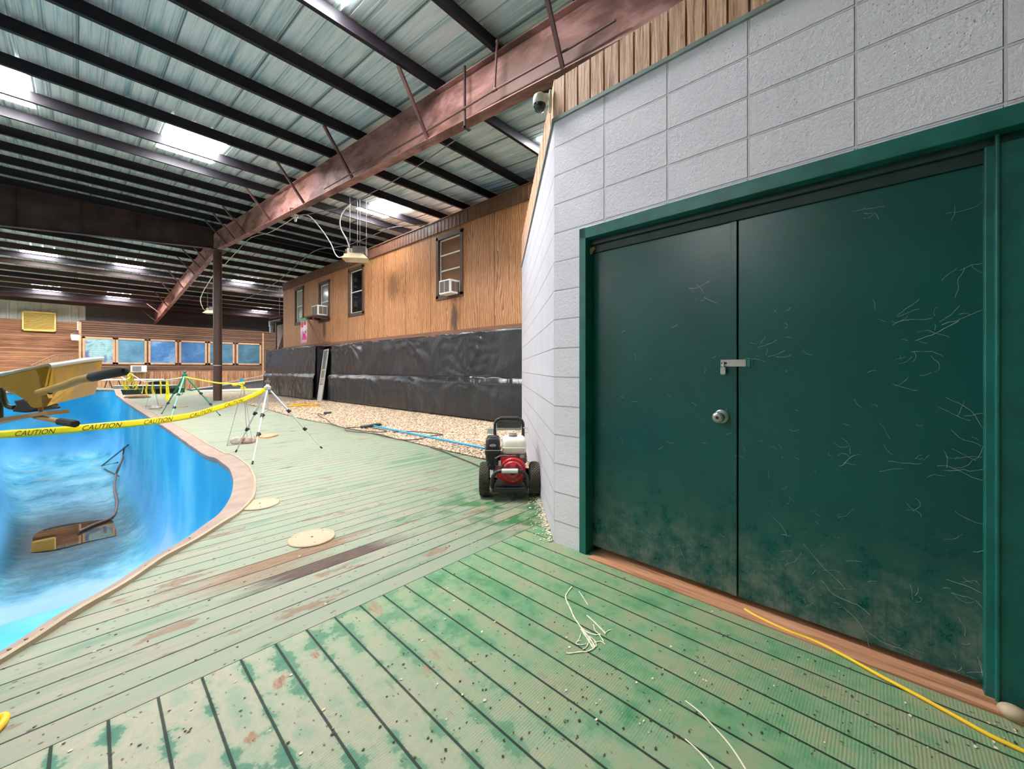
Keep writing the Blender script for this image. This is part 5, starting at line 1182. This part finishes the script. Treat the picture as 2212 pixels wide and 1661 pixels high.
# fuel tank
def rr(x0,x1,y0,y1,r,z,n=5):
    out=[]
    for cx_,cy_,a0 in ((x1-r,y1-r,0),(x0+r,y1-r,90),(x0+r,y0+r,180),(x1-r,y0+r,270)):
        for k in range(n+1): t=math.radians(a0+90*k/n); out.append(Vector((cx_+r*math.cos(t),cy_+r*math.sin(t),z)))
    return out
def loft(secs,M):
    m=MB(M); n=len(secs[0]); vs=[v for s_ in secs for v in s_]
    fs=[(i*n+j,i*n+(j+1)%n,(i+1)*n+(j+1)%n,(i+1)*n+j) for i in range(len(secs)-1) for j in range(n)]+[tuple(range(n-1,-1,-1)),tuple((len(secs)-1)*n+j for j in range(n))]
    return m.add(vs,fs)
tk=obj('fuel_tank',loft([rr(-.055,.145,.09,.30,.03,.41),rr(-.068,.155,.07,.31,.035,.43),rr(-.07,.158,.065,.315,.04,.465),rr(-.075,.163,.06,.32,.04,.468),rr(-.075,.163,.06,.32,.04,.474),rr(-.07,.158,.065,.315,.04,.477),rr(-.07,.158,.067,.313,.045,.525),rr(-.062,.148,.078,.30,.05,.552),rr(-.04,.125,.10,.28,.05,.566)],PM),MAT['offwhite'],pw,smooth=40)
obj('fuel_cap',MB(PM).lathe([(.04,.564),(.042,.57),(.042,.584),(.036,.592),(.0,.592)],Matrix.Translation((.035,.18,0)),24,True).box((-.0,.172,.59),(.07,.188,.597)),simple('grey_fuel_cap',c(120,122,126),.4),tk,smooth=30)
# air filter box with its oval badge
af=obj('air_filter',loft([rr(-.225,-.09,.07,.26,.025,.34),rr(-.232,-.10,.06,.26,.03,.40),rr(-.238,-.085,.05,.27,.03,.425),rr(-.238,-.085,.05,.27,.03,.452),rr(-.232,-.09,.055,.265,.03,.456),rr(-.228,-.092,.058,.262,.03,.545),rr(-.215,-.105,.075,.25,.03,.566)],PM),MAT['black'],pw,smooth=40)
obj('filter_band',MB(PM).box((-.239,.048,.452),(-.084,.052,.457)),MAT['alu'],af)
obj('filter_latch',MB(PM).box((-.18,.1,.565),(-.13,.2,.573)),MAT['rubber'],af,bevel=.003)
TB=PM@Matrix.Translation((-.16,.0555,.50))@Matrix.Rotation(math.pi/2,4,'X')@Matrix.Diagonal((1,.42,1,1))
bd=obj('badge',MB(TB).lathe([(.030,0),(.030,.004),(.0,.004)],Matrix(),28,False),MAT['white'],af)
obj('badge_field',MB(TB).lathe([(.0255,.004),(.0255,.005),(.0,.005)],Matrix(),28,False),simple('badge_red',c(160,70,80),.5),bd)
m=MB(TB)
for k in range(5): m.box((-.017+k*.0075,-.008,.005),(-.0125+k*.0075,.008,.0056))
obj('badge_print',m,MAT['white'],bd)
obj('carburettor',MB(PM).box((-.20,.09,.26),(-.12,.2,.35)).cyl((-.17,.07,.29),(-.17,.10,.29),.03,n=14).cyl((-.13,.06,.33),(-.13,.10,.33),.018,n=12),MAT['black'],pw,bevel=.008)
obj('throttle_links',MB(PM).tube([(-.10,.06,.40),(-.05,.05,.41),(.0,.055,.402),(.06,.05,.41)],.005,6).tube([(-.14,.05,.38),(-.09,.05,.405)],.006,6).box((.10,.05,.38),(.14,.07,.41)),MAT['chrome'],pw)
obj('pump',MB(PM).box((-.06,.30,.12),(.10,.44,.24)).cyl((.02,.30,.18),(.02,.46,.18),.06,n=16),MAT['alu'],pw,bevel=.01)
obj('muffler',MB(PM).box((.08,.16,.30),(.17,.30,.40)),MAT['heatbox'],pw,bevel=.015)
# ================================================================== tipped yellow wheelbarrow at the left edge
D0=1.30
Z2=lambda x,y:(x/8.304,740+y/8.304)
def wb(x,y,d=D0): 
    a,b=Z2(x,y); return at(a,b,d)
wt=thing('wheelbarrow','yellow wheelbarrow tipped up with worn sides and a black grip, at the left edge','wheelbarrow',gp(-120,1480))
ext=lambda a,b,f:a+(b-a)*f
DB=1.72
near=[wb(-900,800),wb(-900,1010),wb(-120,770),wb(480,1050),wb(590,1165),wb(745,1150),wb(870,1000),wb(680,540),wb(640,480)]
obj('tray_side',MB().prism([wb(-1000,810),wb(-1000,960),wb(0,800),wb(200,870),wb(480,1050),wb(545,1140),wb(600,1168),wb(760,1150),wb(868,1000),wb(690,560),wb(668,478)],FWD*.012),MAT['yellow'],wt)
obj('tray_end',MB().prism([wb(668,478),wb(690,560),wb(868,1000),wb(760,1150),wb(890,1108,1.36),wb(1655,925,DB),wb(1668,830,DB),wb(1765,480,DB),wb(1785,315,DB),wb(880,432,1.33)],FWD*.012),MAT['yellowworn'],wt)
obj('tray_corner',MB().prism([wb(640,480,D0-.004),wb(880,430,D0+.02),wb(985,850,D0+.03),wb(890,980,D0+.012),wb(868,1000,D0-.004),wb(800,820,D0-.004)],FWD*.01),MAT['yellow'],wt)
obj('tray_far_side',MB().prism([wb(-1000,810,2.1),wb(-1000,960,2.1),wb(0,830,2.0),wb(700,1090,1.95),wb(1655,900,DB+.03),wb(1785,320,DB+.03)],FWD*.012),MAT['yellow'],wt)
obj('tray_rim',MB().tube([wb(-1000,800),wb(0,575),wb(880,418,D0+.02),wb(1500,320,1.55),wb(1835,283,DB)],.008,10).tube([wb(1835,283,DB),wb(1500,300,2.0),wb(-1000,800,2.2)],.008,10),MAT['alu'],wt,smooth=True)
hb=cat_rom([wb(700,900,D0-.02),wb(880,850,D0-.03),wb(1050,800,D0-.05),wb(1200,755,D0-.06),wb(1420,670,D0-.08),wb(1640,630,D0-.10),wb(1720,612,D0-.10)],5)
hd2=obj('handle',MB().tube(hb,[.0115+.001*i/len(hb) for i in range(len(hb))],12),MAT['yellow'],wt,smooth=True)
G=lambda px,py,d:at(px,py,d)
obj('grip',MB().tube([G(196,815,1.2),G(199,814.5,1.2),G(235,807,1.19),G(262,802.5,1.185),G(271,802,1.183),G(274.5,802,1.183)],[.0125,.0145,.0145,.0145,.0115,.005],16),MAT['rubber'],hd2,smooth=True)
for x,y in ((860,815),(900,900)): obj('bolt',MB().cyl(wb(x,y,D0-.035),wb(x,y,D0-.015),.006,n=8),MAT['rubber'],wt)
obj('axle_bracket',MB().prism([wb(230,1040,1.34),wb(400,1010,1.34),wb(620,1180,1.34),wb(620,1220,1.34),wb(420,1260,1.34),wb(200,1240,1.34),wb(280,1130,1.34)],FWD*.08),MAT['black'],wt,bevel=.006)
obj('brace_rod',MB().tube(cat_rom([wb(-300,600,1.36),wb(0,790,1.36),wb(60,1000,1.36),wb(140,1140,1.36),wb(260,1165,1.36)],5),.008,10).tube([wb(-10,1000,1.37),wb(-5,1390,1.37)],.009,10),MAT['darkgreen'],wt,smooth=True)
lb=[wb(-1000,1660,1.36),wb(0,1410,1.36),wb(300,1345,1.36),wb(700,1290,1.36),wb(1045,1245,1.34)]
beam=MB()
for k in range(4): beam.bar(lb[k],lb[k+1]+(lb[k+1]-lb[k]).normalized()*.002,.055,.0125)
obj('handle_beam',beam,MAT['rawwood'],wt)
obj('beam_bolt',MB().tube([wb(735,1150,1.33),wb(735,1290,1.34)],.006,8),MAT['rockbrown'],wt)
lgp=[wb(640,1330,1.35),wb(1080,1415,1.30)]; lg=obj('leg',MB().tube(lgp,.0085,12),simple('tan_leg_tube',c(196,150,88),.5),wt,smooth=True)
obj('rubber_foot',MB().tube([wb(1060,1410,1.302),wb(1090,1418,1.30),wb(1350,1455,1.28),wb(1368,1458,1.279)],[.0105,.0125,.0125,.010],8),MAT['rubber'],lg)
# off to the left: wheel and the rest of the frame down to the deck
wl=at(-330,930,1.30); gz_=.2
whl=Vector((wl.x,wl.y,.2)); whl.x=MathX=(MD@Vector((-.55,1.6,0))).x if False else wl.x
obj('wheel',MB().lathe([(.06,-.03),(.17,-.045),(.2,-.02),(.2,.02),(.17,.045),(.06,.03)],Matrix.Translation(Vector((wl.x,wl.y,.201)))@Matrix.Rotation(math.pi/2,4,'X'),28,True),MAT['tyre'],wt,smooth=True)
obj('fork',MB().bar(lb[0],Vector((wl.x,wl.y-.06,.2)),.04,.03).bar(wb(-1000,1100,1.36),Vector((wl.x,wl.y+.06,.2)),.04,.03),MAT['rawwood'],wt)
# ------------------------------------------------------------------ light
W=bpy.data.worlds.new('sky'); S.world=W; W.use_nodes=True
W.node_tree.nodes['Background'].inputs[0].default_value=(.98,.97,1,1); W.node_tree.nodes['Background'].inputs[1].default_value=.66
S.view_settings.view_transform='Standard'; S.view_settings.look='None'; S.view_settings.gamma=1; S.view_settings.exposure=1.55
S.view_settings.use_curve_mapping=False
S.cycles.use_denoising=True; S.cycles.max_bounces=8; S.cycles.diffuse_bounces=5; S.cycles.glossy_bounces=3; S.cycles.sample_clamp_indirect=6
S.cycles.use_adaptive_sampling=True; S.cycles.adaptive_threshold=.02
